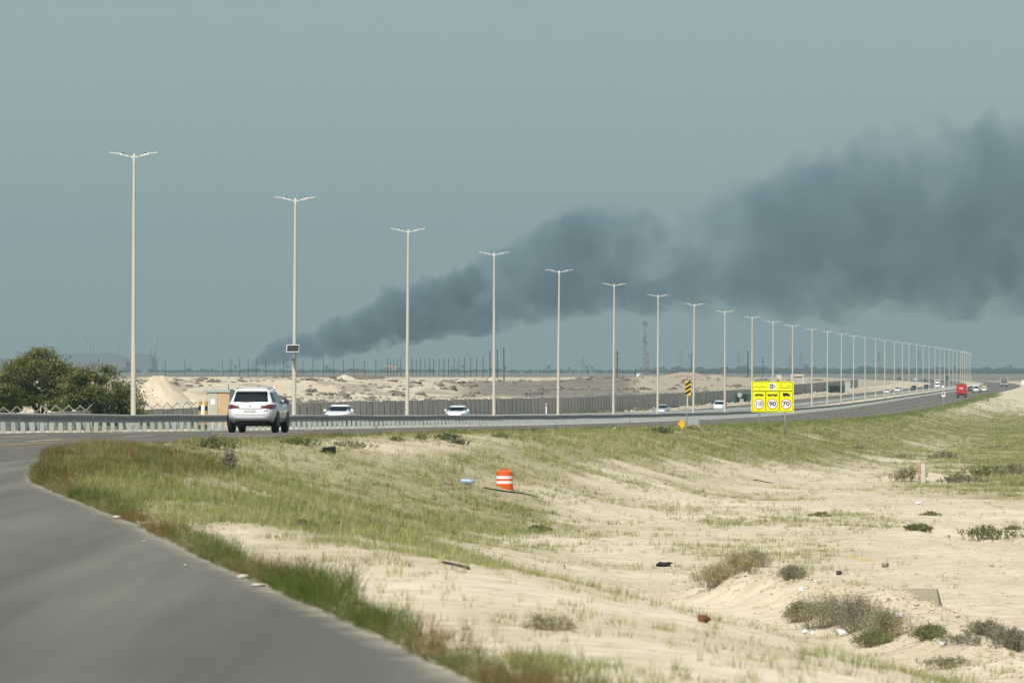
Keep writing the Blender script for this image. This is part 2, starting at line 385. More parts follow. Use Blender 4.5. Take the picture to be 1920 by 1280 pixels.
def build_ground():
    us = np.concatenate([np.linspace(-.36, -.125, 36, endpoint=False), np.linspace(-.125, .125, 430), np.linspace(.125, .36, 37)[1:]])
    ys = np.concatenate([np.arange(-40, 30, 5.), np.arange(30, 130, .42), np.arange(130, 360, 1.), 360 * 1.009 ** np.arange(0, 215), ])
    ys = np.concatenate([ys, np.geomspace(ys[-1] * 1.02, 26000, 105)])
    U, Y = np.meshgrid(us, ys); X = U * (Y + 60 * np.exp(-np.maximum(Y, 0) / 60.))
    Z = G(X, Y)
    off = (X - CX(Y)) * COSA
    # the sheet dips 6 cm under the carriageways, which are sheets of their own
    under = ((off > 4.4) & (X < mainX(Y)) & (Y >= 150)) | ((Y < 150) & (X < slipX(Y)) & (off > 4.4)) | ((off < -5) & (off > -18.6))
    under &= Y < 6800
    Z = np.where(under, Z - .06, Z)
    # old wheel ruts across the bare sand
    for pts in ([(-1.5, 118), (.2, 100), (2.0, 84), (3.6, 70), (4.6, 58), (5.2, 46)], [(9.5, 66), (10.6, 90), (11.6, 120), (12.0, 150), (10.5, 185)], [(14.5, 120), (12.5, 150), (8.0, 180), (2.5, 205)]):
        for s in (-.8, .8): Z = Z - ridge(X + s, Y, [(a, b, .05) for a, b in pts], .15) * np.where(Y < 260, .5 + fbm(X / 3., Y / 5., 88, 2), 0)
    n, m = Y.shape
    idx = np.arange(n * m).reshape(n, m)
    Fc = np.stack([idx[:-1, :-1], idx[:-1, 1:], idx[1:, 1:], idx[1:, :-1]], -1).reshape(-1, 4)
    me = np_mesh('ground', np.stack([X, Y, Z], -1).reshape(-1, 3), Fc, None, True)
    # cover: 0 bare sand .. 1 soil hidden by growth; dark: stony dark ground
    Yc = np.maximum(Y, 20)
    v = veg(X, Yc, Z) * np.where(X > np.minimum(slipX(Y), mainX(Y)) - .3, 1, 0)
    patch = fbm(X / 5., Y / 8., 51, 5)
    cover = np.clip(v * 1.15 * sstep((patch - .28 + (v - .5) * .5) / .3), 0, 1)
    cover = np.where(off > 18, cover, .1 * patch)
    # behind the wall: dark scrubby band, sand bank, then the grey plain
    dk = np.zeros_like(X)
    beh = off < WALL_OFF - 1
    px, py = project(X, Yc, Z)
    band = sstep((px - 800) / 120.) * (1 - sstep((px - 1160) / 80.)) * sstep((Y - 900) / 120.) * (1 - sstep((Y - 2050) / 300.))
    dk = np.where(beh, np.maximum(.85 * band, .45 * sstep((fbm(X / 5., Y / 45., 61, 5) - .54) / .09) * sstep((Y - 640) / 200.)), 0)
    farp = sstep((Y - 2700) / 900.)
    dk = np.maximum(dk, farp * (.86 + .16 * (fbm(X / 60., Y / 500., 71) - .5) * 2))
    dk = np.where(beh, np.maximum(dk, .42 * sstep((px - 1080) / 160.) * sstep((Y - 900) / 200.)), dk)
    dk = np.where((off < -20) & (off > WALL_OFF), .35 * sstep((fbm(X / 3., Y / 18., 66) - .45) / .2), dk)
    dk = np.where((off > 18) & (Y > 1500), np.maximum(dk, .25 * sstep((Y - 2300) / 700.)), dk)
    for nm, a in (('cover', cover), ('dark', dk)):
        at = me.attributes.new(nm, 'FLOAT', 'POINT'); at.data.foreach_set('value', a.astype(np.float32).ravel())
    m_ = bpy.data.materials.new('desert_ground'); m_.use_nodes = True; nt = m_.node_tree; b = nt.nodes['Principled BSDF']
    b.inputs['Roughness'].default_value = .95; b.inputs['Specular IOR Level'].default_value = .15
    L = nt.links.new
    tc = nt.nodes.new('ShaderNodeTexCoord')
    def noise(scale, det, st=(1, 1, 1)):
        mp = nt.nodes.new('ShaderNodeMapping'); mp.inputs['Scale'].default_value = st; L(tc.outputs['Object'], mp.inputs[0])
        q = nt.nodes.new('ShaderNodeTexNoise'); q.inputs['Scale'].default_value = scale; q.inputs['Detail'].default_value = det; L(mp.outputs[0], q.inputs['Vector']); return q.outputs['Fac']
    def ramp(fac, a, b_, p0=.3, p1=.7):
        r = nt.nodes.new('ShaderNodeValToRGB'); r.color_ramp.elements[0].position = p0; r.color_ramp.elements[1].position = p1
        r.color_ramp.elements[0].color = (*a, 1); r.color_ramp.elements[1].color = (*b_, 1); L(fac, r.inputs[0]); return r.outputs[0]
    def mix(f, a, b_, mode='MIX'):
        x = nt.nodes.new('ShaderNodeMix'); x.data_type = 'RGBA'; x.blend_type = mode
        if isinstance(f, float): x.inputs[0].default_value = f
        else: L(f, x.inputs[0])
        L(a, x.inputs[6]); L(b_, x.inputs[7]); return x.outputs[2]
    def attr(nm):
        a = nt.nodes.new('ShaderNodeAttribute'); a.attribute_name = nm; return a.outputs['Fac']
    big = ramp(noise(.12, 7, (1, 1, 1)), (.515, .44, .315), (.645, .57, .435))
    fine = ramp(noise(1.6, 8, (1, 1, 1)), (.78, .77, .75), (1.08, 1.08, 1.08), .25, .7)
    sand = mix(1.0, big, fine, 'MULTIPLY')
    peb = ramp(noise(5., 6, (1, .6, 1)), (.66, .64, .58), (1, 1, 1), .30, .40)
    sand = mix(1.0, sand, peb, 'MULTIPLY')
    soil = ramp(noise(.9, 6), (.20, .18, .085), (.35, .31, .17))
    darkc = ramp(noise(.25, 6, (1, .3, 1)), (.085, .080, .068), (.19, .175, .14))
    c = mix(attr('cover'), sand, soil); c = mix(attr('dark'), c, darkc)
    L(c, b.inputs['Base Color'])
    bp = nt.nodes.new('ShaderNodeBump'); bp.inputs['Strength'].default_value = .5; bp.inputs['Distance'].default_value = .12
    L(noise(4.0, 10), bp.inputs['Height']); L(bp.outputs[0], b.inputs['Normal'])
    me.materials.append(m_)
    tag(link('ground', me), kind='structure')
build_ground()

# ------------------------------------------------------------------ roads
def asphalt(name, c1, c2):
    m = bpy.data.materials.new(name); m.use_nodes = True; nt = m.node_tree; b = nt.nodes['Principled BSDF']; L = nt.links.new
    b.inputs['Roughness'].default_value = .8; b.inputs['Specular IOR Level'].default_value = .3
    tc = nt.nodes.new('ShaderNodeTexCoord')
    def nz(scale, det, st):
        mp = nt.nodes.new('ShaderNodeMapping'); mp.inputs['Scale'].default_value = st; mp.inputs['Rotation'].default_value = (0, 0, R(6))
        L(tc.outputs['Object'], mp.inputs[0])
        q = nt.nodes.new('ShaderNodeTexNoise'); q.inputs['Scale'].default_value = scale; q.inputs['Detail'].default_value = det; L(mp.outputs[0], q.inputs['Vector']); return q
    a = nz(.9, 6, (1, .045, 1)); r = nt.nodes.new('ShaderNodeValToRGB'); r.color_ramp.elements[0].position = .32; r.color_ramp.elements[1].position = .68
    r.color_ramp.elements[0].color = (*c1, 1); r.color_ramp.elements[1].color = (*c2, 1); L(a.outputs[0], r.inputs[0])
    f = nz(30, 4, (1, 1, 1)); r2 = nt.nodes.new('ShaderNodeValToRGB'); r2.color_ramp.elements[0].color = (.72, .72, .72, 1); r2.color_ramp.elements[1].color = (1.25, 1.25, 1.25, 1)
    L(f.outputs[0], r2.inputs[0])
    g = nz(.5, 5, (1, .06, 1)); r3 = nt.nodes.new('ShaderNodeValToRGB'); r3.color_ramp.elements[0].color = (.94, .94, .94, 1); r3.color_ramp.elements[1].color = (1.06, 1.06, 1.05, 1)
    r3.color_ramp.elements[0].position = .35; r3.color_ramp.elements[1].position = .65; L(g.outputs[0], r3.inputs[0])
    x = nt.nodes.new('ShaderNodeMix'); x.data_type = 'RGBA'; x.blend_type = 'MULTIPLY'; x.inputs[0].default_value = 1; L(r.outputs[0], x.inputs[6]); L(r2.outputs[0], x.inputs[7])
    x2 = nt.nodes.new('ShaderNodeMix'); x2.data_type = 'RGBA'; x2.blend_type = 'MULTIPLY'; x2.inputs[0].default_value = 1; L(x.outputs[2], x2.inputs[6]); L(r3.outputs[0], x2.inputs[7])
    L(x2.outputs[2], b.inputs['Base Color'])
    bp = nt.nodes.new('ShaderNodeBump'); bp.inputs['Strength'].default_value = .25; bp.inputs['Distance'].default_value = .01
    L(f.outputs[0], bp.inputs['Height']); L(bp.outputs[0], b.inputs['Normal'])
    return m
A_MAIN = asphalt('worn_asphalt', (.105, .098, .082), (.150, .140, .116))
A_SLIP = asphalt('slip_road_asphalt', (.100, .099, .078), (.166, .163, .130))

road_y = np.concatenate([np.arange(60, 400, 4.), np.arange(400, 2200, 10.), np.arange(2200, 6800, 25.)])
def road_strip(name, fl, fr, ys, lift, m, nx=7, kind='structure'):
    rows = []
    for y in ys:
        a, b = fl(y), fr(y)
        rows.append([(a + (b - a) * k / (nx - 1), y, ZC - float(h0(y)) + lift) for k in range(nx)])
    mb = MB(); mb.grid(rows); o = mb.build(name, m, None, True)
    if kind: o['kind'] = kind
    return o
road = road_strip('main_road', lambda y: float(off_x(y, 4.6)), lambda y: float(mainX(y)) if y >= 150 else min(float(off_x(y, 19.0)), float(slipX(y))), road_y, .012, A_MAIN)
far_road = road_strip('far_carriageway', lambda y: float(off_x(y, -18.6)), lambda y: float(off_x(y, -5.0)), road_y[road_y > 120], .012, A_MAIN)
sy = np.concatenate([np.arange(-30, 140, 1.), np.arange(140, 179, .8)])
def slip_r(y):
    y = float(y)
    if y <= 150: return float(slipX(y)) + .02 * math.sin(y * 1.3)
    return float(mainX(y)) + .03
def build_slip():
    ds = [0, .06, .14, .25, .4, .6, .9, 1.4, 2.2, 3.2, 4.5, 6, 8, 10, 12, 13.5]
    rows = []; ed = []
    for y in sy:
        r_ = slip_r(y); lo = float(off_x(y, 5.5))
        rows.append([(max(r_ - d, lo), y, ZC - float(h0(y)) + .008 - (.02 if d == 0 else 0)) for d in ds][::-1]); ed += [math.exp(-d / .22) for d in ds][::-1]
    o = MB().grid(rows).build('slip_road', A_SLIP, None, True); o['kind'] = 'structure'
    at = o.data.attributes.new('edge', 'FLOAT', 'POINT'); at.data.foreach_set('value', np.array(ed, np.float32))
    # wind-blown sand lies along the edge of the asphalt
    nt = A_SLIP.node_tree; b = nt.nodes['Principled BSDF']; src = b.inputs['Base Color'].links[0].from_socket
    a = nt.nodes.new('ShaderNodeAttribute'); a.attribute_name = 'edge'
    tc = nt.nodes.new('ShaderNodeTexCoord'); q = nt.nodes.new('ShaderNodeTexNoise'); q.inputs['Scale'].default_value = 2.2; q.inputs['Detail'].default_value = 7; nt.links.new(tc.outputs['Object'], q.inputs['Vector'])
    m1 = nt.nodes.new('ShaderNodeMath'); m1.operation = 'MULTIPLY'; nt.links.new(a.outputs['Fac'], m1.inputs[0]); nt.links.new(q.outputs['Fac'], m1.inputs[1])
    rp = nt.nodes.new('ShaderNodeValToRGB'); rp.color_ramp.elements[0].position = .10; rp.color_ramp.elements[1].position = .42; nt.links.new(m1.outputs[0], rp.inputs[0])
    mx = nt.nodes.new('ShaderNodeMix'); mx.data_type = 'RGBA'; nt.links.new(rp.outputs[0], mx.inputs[0]); nt.links.new(src, mx.inputs[6]); mx.inputs[7].default_value = (.36, .32, .235, 1)
    nt.links.new(mx.outputs[2], b.inputs['Base Color'])
    return o
slip = build_slip()

def line_strip(name, pts, w, m, parent, lift=.017):
    """painted line following (x, y) points"""
    rows = []
    for i, (x, y) in enumerate(pts):
        rows.append([(x - w / 2, y, ZC - float(h0(y)) + lift), (x + w / 2, y, ZC - float(h0(y)) + lift)])
    return MB().grid(rows).build(name, m, parent)
ysl = road_y[(road_y > 168) & (road_y < 3500)]
line_strip('edge_line', [(float(off_x(y, 16.1)), y) for y in ysl], .22, M['ypaint'], road)
line_strip('edge_line', [(float(off_x(y, 5.3)), y) for y in road_y[road_y < 3500]], .2, M['ypaint'], road)
line_strip('edge_line', [(float(off_x(y, -6.2)), y) for y in road_y[(road_y > 150) & (road_y < 3500)]], .2, M['ypaint'], far_road)
def img_line(pts, n=14):
    out = []
    for (x0, y0), (x1, y1) in zip(pts[:-1], pts[1:]):
        for k in range(n):
            t = k / n; px, py = lerp(x0, x1, t), lerp(y0, y1, t)
            Y = 160.
            for _ in range(12): Y = float(h0(Y)) * F / (py - HORIZON)
            out.append((float(ray(px, Y)), Y))
    return out
line_strip('gore_line', img_line([(-260, 816), (0, 821), (120, 824.5), (228, 827.5)]), .34, M['ypaint'], road, .021)
line_strip('gore_line', img_line([(-200, 843), (0, 835.5), (100, 831), (224, 827.8)]), .34, M['ypaint'], road, .021)
# lane dashes: the nearest ones are pieces of their own, the rest one joined part
far_d = MB()
for off in (8.9, 12.5):
    y = 150.
    k = 0
    while y < 3200:
        L_ = 6.0
        pts = [(float(off_x(q, off)), q) for q in (y, y + L_ / 2, y + L_)]
        if y < 760: line_strip('lane_dash', pts, .2, M['paint'], road, .019)
        else: far_d.grid([[(x - .12, q, ZC - float(h0(q)) + .019), (x + .12, q, ZC - float(h0(q)) + .019)] for x, q in pts])
        y += 17.0; k += 1
tag(far_d.build('lane_dash', M['paint'], road), kind='stuff')
far_d = MB()
for off in (-9.8, -13.4):
    y = 300.
    while y < 3200:
        far_d.grid([[(float(off_x(q, off)) - .1, q, ZC - float(h0(q)) + .019), (float(off_x(q, off)) + .1, q, ZC - float(h0(q)) + .019)] for q in (y, y + 6.)]); y += 17
tag(far_d.build('lane_dash', M['paint'], far_road), kind='stuff')

# ------------------------------------------------------------------ air and smoke
def icos(sub=1):
    t = (1 + 5 ** .5) / 2
    v = [(-1, t, 0), (1, t, 0), (-1, -t, 0), (1, -t, 0), (0, -1, t), (0, 1, t), (0, -1, -t), (0, 1, -t), (t, 0, -1), (t, 0, 1), (-t, 0, -1), (-t, 0, 1)]
    f = [(0, 11, 5), (0, 5, 1), (0, 1, 7), (0, 7, 10), (0, 10, 11), (1, 5, 9), (5, 11, 4), (11, 10, 2), (10, 7, 6), (7, 1, 8), (3, 9, 4), (3, 4, 2), (3, 2, 6), (3, 6, 8), (3, 8, 9), (4, 9, 5), (2, 4, 11), (6, 2, 10), (8, 6, 7), (9, 8, 1)]
    v = [np.array(p) / np.linalg.norm(p) for p in v]
    for _ in range(sub):
        nf = []; mid = {}
        def mp(a, b):
            k = (min(a, b), max(a, b))
            if k not in mid: q = v[a] + v[b]; v.append(q / np.linalg.norm(q)); mid[k] = len(v) - 1
            return mid[k]
        for a, b, c in f:
            ab, bc, ca = mp(a, b), mp(b, c), mp(c, a); nf += [(a, ab, ca), (b, bc, ab), (c, ca, bc), (ab, bc, ca)]
        f = nf
    return np.array(v), np.array(f)
ICO0, ICO1, ICO2 = icos(0), icos(1), icos(2)
def balls(P, S, ico=ICO1):
    """P (n,3) centres, S (n,) or (n,3) radii"""
    V, Fc = ico; P = np.asarray(P, float); S = np.asarray(S, float)
    if S.ndim == 1: S = np.repeat(S[:, None], 3, 1)
    VV_ = (V[None] * S[:, None, :] + P[:, None, :]).reshape(-1, 3)
    FF = (Fc[None] + (np.arange(len(P)) * len(V))[:, None, None]).reshape(-1, 3)
    return VV_, FF

ZS = 7000.0; PXM = ZS / F
PLUME = np.array([(470, 684, 690), (490, 656, 689), (520, 630, 685), (550, 622, 677), (600, 615, 673), (640, 580, 668), (700, 566, 660), (740, 542, 650), (800, 520, 640),
                  (850, 512, 632), (900, 480, 627), (950, 452, 622), (1000, 420, 612), (1080, 378, 600), (1150, 380, 594), (1215, 396, 590), (1262, 424, 588), (1300, 385, 592), (1400, 330, 602),
                  (1500, 278, 612), (1600, 252, 610), (1750, 232, 604), (1900, 216, 598), (2100, 190, 570), (2500, 140, 530), (3000, 80, 480)], float)
def plume_mesh(n, seed, grow=(.10, .25), kids_n=6, shrink=1.0, x0=470, x1=3000, pw=1.3, voxel=3.0, ragged=False):
    r_ = random.Random(seed); P = []; S = []
    for i in range(n):
        px = x0 + (x1 - x0) * r_.random() ** pw
        if ragged and r_.random() < ((px - x0) / (x1 - x0)) ** 4 * 1.05: continue
        t, b = np.interp(px, PLUME[:, 0], PLUME[:, 1]), np.interp(px, PLUME[:, 0], PLUME[:, 2])
        m_ = (t + b) / 2; t = m_ + (t - m_) * shrink; b = m_ + (b - m_) * shrink
        th = (b - t) * PXM; r = max(2.2, th * r_.uniform(*grow))
        zz = ZC + (HORIZON - b) * PXM + r * .8 + max(0, th - 1.8 * r) * r_.random()
        x = (px - 960) * PXM; y = ZS + r_.uniform(-.42, .42) * th
        P.append((x, y, zz)); S.append(r)
        for k in range(kids_n):
            a = r_.uniform(0, 6.283); e = r_.uniform(-.6, 1.45); rr = r * r_.uniform(.22, .5)
            c = (x + r * math.cos(a) * math.cos(e), y + r * math.sin(a) * math.cos(e), zz + r * math.sin(e))
            P.append(c); S.append(rr)
            if r_.random() < .6:
                a2 = r_.uniform(0, 6.283); e2 = r_.uniform(-.4, 1.4); P.append((c[0] + rr * math.cos(a2) * math.cos(e2), c[1] + rr * math.sin(a2) * math.cos(e2), c[2] + rr * math.sin(e2))); S.append(rr * .5)
    V, Fc = balls(P, S, ICO1)
    me = np_mesh('smoke_raw', V, Fc)
    o = bpy.data.objects.new('smoke_raw', me); COL.objects.link(o)
    md = o.modifiers.new('union', 'REMESH'); md.mode = 'VOXEL'; md.voxel_size = voxel
    dg = bpy.context.evaluated_depsgraph_get(); dg.update()
    out = bpy.data.meshes.new_from_object(o.evaluated_get(dg)); out.name = 'smoke'
    bpy.data.objects.remove(o); bpy.data.meshes.remove(me)
    return out
sm = plume_mesh(760, 5, (.06, .24), 8, pw=1.5, voxel=2.8)
sm.materials.clear(); sm.materials.append(vol('drifting_smoke', (.235, .41, .50), .0052))
def turbulent(m_, dens, sc_, lo, hi):
    nt = m_.node_tree; v = next(n for n in nt.nodes if n.type == 'PRINCIPLED_VOLUME')
    tc = nt.nodes.new('ShaderNodeTexCoord'); nz = nt.nodes.new('ShaderNodeTexNoise'); nz.inputs['Scale'].default_value = sc_; nz.inputs['Detail'].default_value = 4; nz.inputs['Distortion'].default_value = .6
    nt.links.new(tc.outputs['Object'], nz.inputs['Vector'])
    mr = nt.nodes.new('ShaderNodeMapRange'); mr.inputs['From Min'].default_value = lo; mr.inputs['From Max'].default_value = hi; mr.inputs['To Max'].default_value = dens
    nt.links.new(nz.outputs['Fac'], mr.inputs['Value']); nt.links.new(mr.outputs[0], v.inputs['Density'])
turbulent(sm.materials[0], .014, .011, .38, .68)
smoke = tag(link('smoke_plume', sm), 'dark grey smoke plume drifting right from a fire on the horizon', 'smoke', kind='stuff')
for nm, args, dens in (('smoke_core', (300, 17, (.07, .22), 8, .86, 474, 2700, 1.5, 2.8), .0062), ('smoke_billow', (520, 29, (.05, .20), 10, 1.0, 472, 1290, 1.3, 2.0, True), .014),
                       ('smoke_root', (300, 31, (.06, .24), 10, 1.03, 470, 900, 1.3, 1.5), .030), ('smoke_knot', (90, 37, (.07, .22), 8, .9, 1270, 2400, 1.0, 2.6), .0075)):
    me_ = plume_mesh(*args); me_.materials.clear(); me_.materials.append(vol(nm, (.21, .375, .455), dens))
    if nm != 'smoke_root': turbulent(me_.materials[0], dens * 2.0, {'smoke_billow': .020}.get(nm, .013), .36, .66)
    c_o = link(nm, me_, smoke); c_o['kind'] = 'stuff'

hz = MB().box((0, 12700, 350), (19600, 27000, 712))
haze = hz.build('haze', vol('pale_haze', (.472, .662, .705), 8.8e-5))
tag(haze, 'pale blue-grey desert haze filling the air', 'haze', kind='stuff')

# ------------------------------------------------------------------ lamp posts
HEAD = math.atan(.101)                   # heading of the road, turned right of the view axis
POLE_H = 12.7
LAMP_PX = [250, 551, 763, 926, 1046, 1150, 1233, 1300, 1359, 1410, 1449, 1486, 1522, 1551, 1577, 1600, 1622, 1642, 1659, 1677, 1692, 1704.5, 1719, 1731, 1742, 1753,
           1762.5, 1771, 1779.6, 1787, 1794, 1801, 1805, 1809, 1813, 1817, 1820]
def make_lamp_post():
    t = thing('lamp_post', (0, 0, 0), 0, '', 'lamp post', 'double-armed lamp posts along the road median')
    pole = MB(); n = 10
    prof = [(.128, 0), (.126, .6), (.118, 3.0), (.094, 7.5), (.066, 12.35), (.066, 12.4)]
    pole.lathe(prof, 14); pole.build('pole', M['pole'], t, True)
    MB().lathe([(.30, -.02), (.30, .04), (.22, .06), (.21, .10)], 12).build('base_plate', M['pole'], t)
    MB().lathe([(.07, 12.38), (.07, 12.60), (.05, 12.72)], 10).build('cap', M['lamp'], t)
    for s in (-1, 1):
        MB().tube((0, 0, 12.56), (s * .20, 0, 12.585), .030, .028).tube((s * .20, 0, 12.585), (s * .42, 0, 12.64), .028, .026).build('arm', M['lamp'], t, True)
        # flat head: driver box at the root, thin blade outwards
        h = MB().box((s * .60, 0, 12.70), (.24, .24, .09), ry=-s * .17).build('lamp_head', M['lamp'], t)
        MB().box((s * .90, 0, 12.75), (.46, .30, .04), ry=-s * .12).build('lamp_blade', M['lamp'], h)
        MB().box((s * .53, 0, 12.755), (.08, .07, .07), ry=-s * .17).build('photocell', M['black'], h)
        MB().box((s * .42, 0, 12.65), (.12, .09, .07), ry=-s * .18).build('knuckle', M['lamp'], h)
    return t
lamp0 = make_lamp_post(); lamp_t = tree_of(lamp0)
LAMP_Y = []
for k, px in enumerate(LAMP_PX):
    Y = 261 + 53.2 * k; LAMP_Y.append(Y)
    o = lamp0 if k == 0 else copy_tree(lamp_t)
    x = float(ray(px, Y)); o.location = (x, Y, float(G(x, Y)) - .02)
    o.rotation_euler = (R(rng.uniform(-.3, .3)), R(.35 + rng.uniform(-.3, .3)) if k < 16 else 0, rng.uniform(-.03, .03) + (R(-8) if k < 3 else 0))
    extra = {0: 'tall cream double-armed lamp post, nearest and leftmost of the row',
             1: 'second double-armed lamp post from the left, a solar panel strapped to it'}.get(k)
    o['label'] = extra or f'{ordinal(k + 1)} cream double-armed lamp post from the left along the median'

# solar panel with camera on the second post
p2 = (float(ray(551, LAMP_Y[1])), LAMP_Y[1]); z2 = zat(653, LAMP_Y[1])
sp = thing('solar_panel', (p2[0] - .05, p2[1] - .35, z2), 0, 'small tilted solar panel with white frame strapped to a lamp post', 'solar panel')
MB().prism([(-.37, -.20), (.33, -.20), (.37, .20), (-.33, .20)], -.02, .02).build('frame', M['signwhite'], sp)
cells = MB()
for i in range(6):
    for j in range(2): cells.prism([(-.33 + i * .108 + j * .02, -.165 + j * .17), (-.33 + i * .108 + .104 + j * .02, -.165 + j * .17), (-.33 + i * .108 + .119 + j * .02, -.002 + j * .17), (-.33 + i * .108 + .015 + j * .02, -.002 + j * .17)], -.024, -.019)
cells.build('solar_cells', mat('solar_blue_black', (.018, .024, .04), .2, coat=1.), sp)
MB().box((.05, .2, -.3), (.05, .3, .5)).build('bracket', M['galv'], sp)
cm = MB().box((.0, .05, -.56), (.14, .24, .14)).build('camera_body', M['concpost'], sp)
MB().lathe([(.055, -.10), (.055, .0)], 12, 'Y', (0, -.06, -.60)).build('lens', M['black'], cm)

# ------------------------------------------------------------------ guard rails
def beam_mesh(off, ys, side, z0=.40):
    prof = [(0.0, 0.0), (.035, .03), (.035, .09), (0, .13), (0, .17), (.035, .21), (.035, .27), (0, .30), (-.02, .30), (-.02, 0)]
    rows = []
    for y in ys:
        x = float(off_x(y, off)); z = ZC - float(h0(y)) + z0 + .012 * math.sin(y * .13) + .010 * math.sin(y * .31 + 1)
        rows.append([(x + side * p[0] * 2.6, y, z + p[1] * 1.1) for p in prof + prof[:1]])
    return MB().grid(rows)
def guard_rail(name, off, y0, y1, side, label, step, refl):
    t = thing(name, (0, 0, 0), 0, label, 'guard rail')
    ys = np.concatenate([np.arange(y0, 500, 3.), np.arange(500, y1, 8.)])
    beam_mesh(off + side * .12, ys, side).build('beam', M['galv'], t, True)
    pm = MB().box((0, 0, .28), (.17, .10, .86)).mesh('post', M['galvpost'])
    bl = MB().box((side * .075, 0, .60), (.05, .12, .22)).mesh('spacer', M['galvpost'])
    rest = MB(); y = y0; k = 0
    while y < y1:
        x = float(off_x(y, off)); z = ZC - float(h0(y))
        if k < 290:
            p = link('post', pm, t); p.location = (x, y, z); p.rotation_euler = (R(rng.uniform(-1.5, 1.5)), R(rng.uniform(-1.5, 1.5)), rng.uniform(-.1, .1))
            if k < 60:
                s_ = link('spacer', bl, p)
        else: rest.box((x, y, z + .28), (.17, .10, .86))
        y += step * (1 if y < 900 else 1.15); k += 1
    tag(rest.build('post', M['galvpost'], t), kind='stuff')
    if refl:
        rm = MB().box((0, 0, 0), (.12, .03, .10)).mesh('reflector', M['orange'])
        y = y0 + 1
        while y < 420:
            r_ = link('reflector', rm, t); r_.location = (float(off_x(y, off)) + side * .10, y, ZC - float(h0(y)) + .565); y += 4.0
    return t
guard_rail('guard_rail', 4.1, 192, 3300, 1, 'long galvanised guard rail on posts between near road and median', 1.95, True)
guard_rail('guard_rail', -4.3, 230, 3300, -1, 'galvanised guard rail behind the lamp posts beside the oncoming lanes', 2.0, False)

# ------------------------------------------------------------------ panel wall with barbed-wire arms
wall = thing('panel_wall', (0, 0, 0), 0, 'long grey precast concrete panel wall topped with slanted wire arms', 'wall')
PL = 5.3
panel_m = MB().box((0, 0, WALL_H / 2), (PL - .16, .14, WALL_H)).box((0, -.09, WALL_H * .5), (PL - .6, .05, .10)).mesh('panel', M['conc'])
panel_m2 = MB().box((0, 0, WALL_H / 2 - .03), (PL - .16, .14, WALL_H - .06)).mesh('panel', mat('grey_concrete_darker', (.37, .37, .335), .9, var=.22, scale=.6, bump=.3, bscale=8))
wpost_m = MB().box((0, .0, WALL_H / 2), (.13, .26, WALL_H - .05)).mesh('post', M['concpost'])
arm_m = MB().box((-.24, 0, .22), (.07, .07, .70), ry=-.84).box((.24, 0, .22), (.07, .07, .70), ry=.84).mesh('wire_arm', M['concpost'])
cap_m = MB().box((0, 0, 0), (.42, .30, .18), taper=.7).mesh('post_cap', M['concl'])
y = 385.; k = 0
cs = math.cos(HEAD) * PL
while y < 1985 and k < 299:
    x = float(off_x(y, WALL_OFF)); zb = ZC - float(wall_top(y)) - WALL_H
    ang = math.pi / 2 - HEAD
    ym = y + cs / 2; xm = float(off_x(ym, WALL_OFF)); zm = ZC - float(wall_top(ym)) - WALL_H + rng.uniform(-.04, .04)
    p = link('panel', panel_m if rng.random() < .55 else panel_m2, wall); p.location = (xm, ym, zm); p.rotation_euler = (R(rng.uniform(-.6, .6)), 0, ang + rng.uniform(-.012, .012))
    q = link('post', wpost_m, wall); q.location = (x, y, zb); q.rotation_euler = (0, 0, ang)
    if y < 1100 and not (505 < y < 560) and rng.random() < (.97 if y < 480 else .82):
        a = link('wire_arm', arm_m, q); a.location = (0, 0, WALL_H + .02); a.rotation_euler = (R(rng.uniform(-4, 4)), R(rng.uniform(-5, 5)), -ang + rng.uniform(-.1, .1))
        if y < 520 and k % 2:
            c_ = link('post_cap', cap_m, q); c_.location = (0, 0, WALL_H + .03)
    y += cs; k += 1

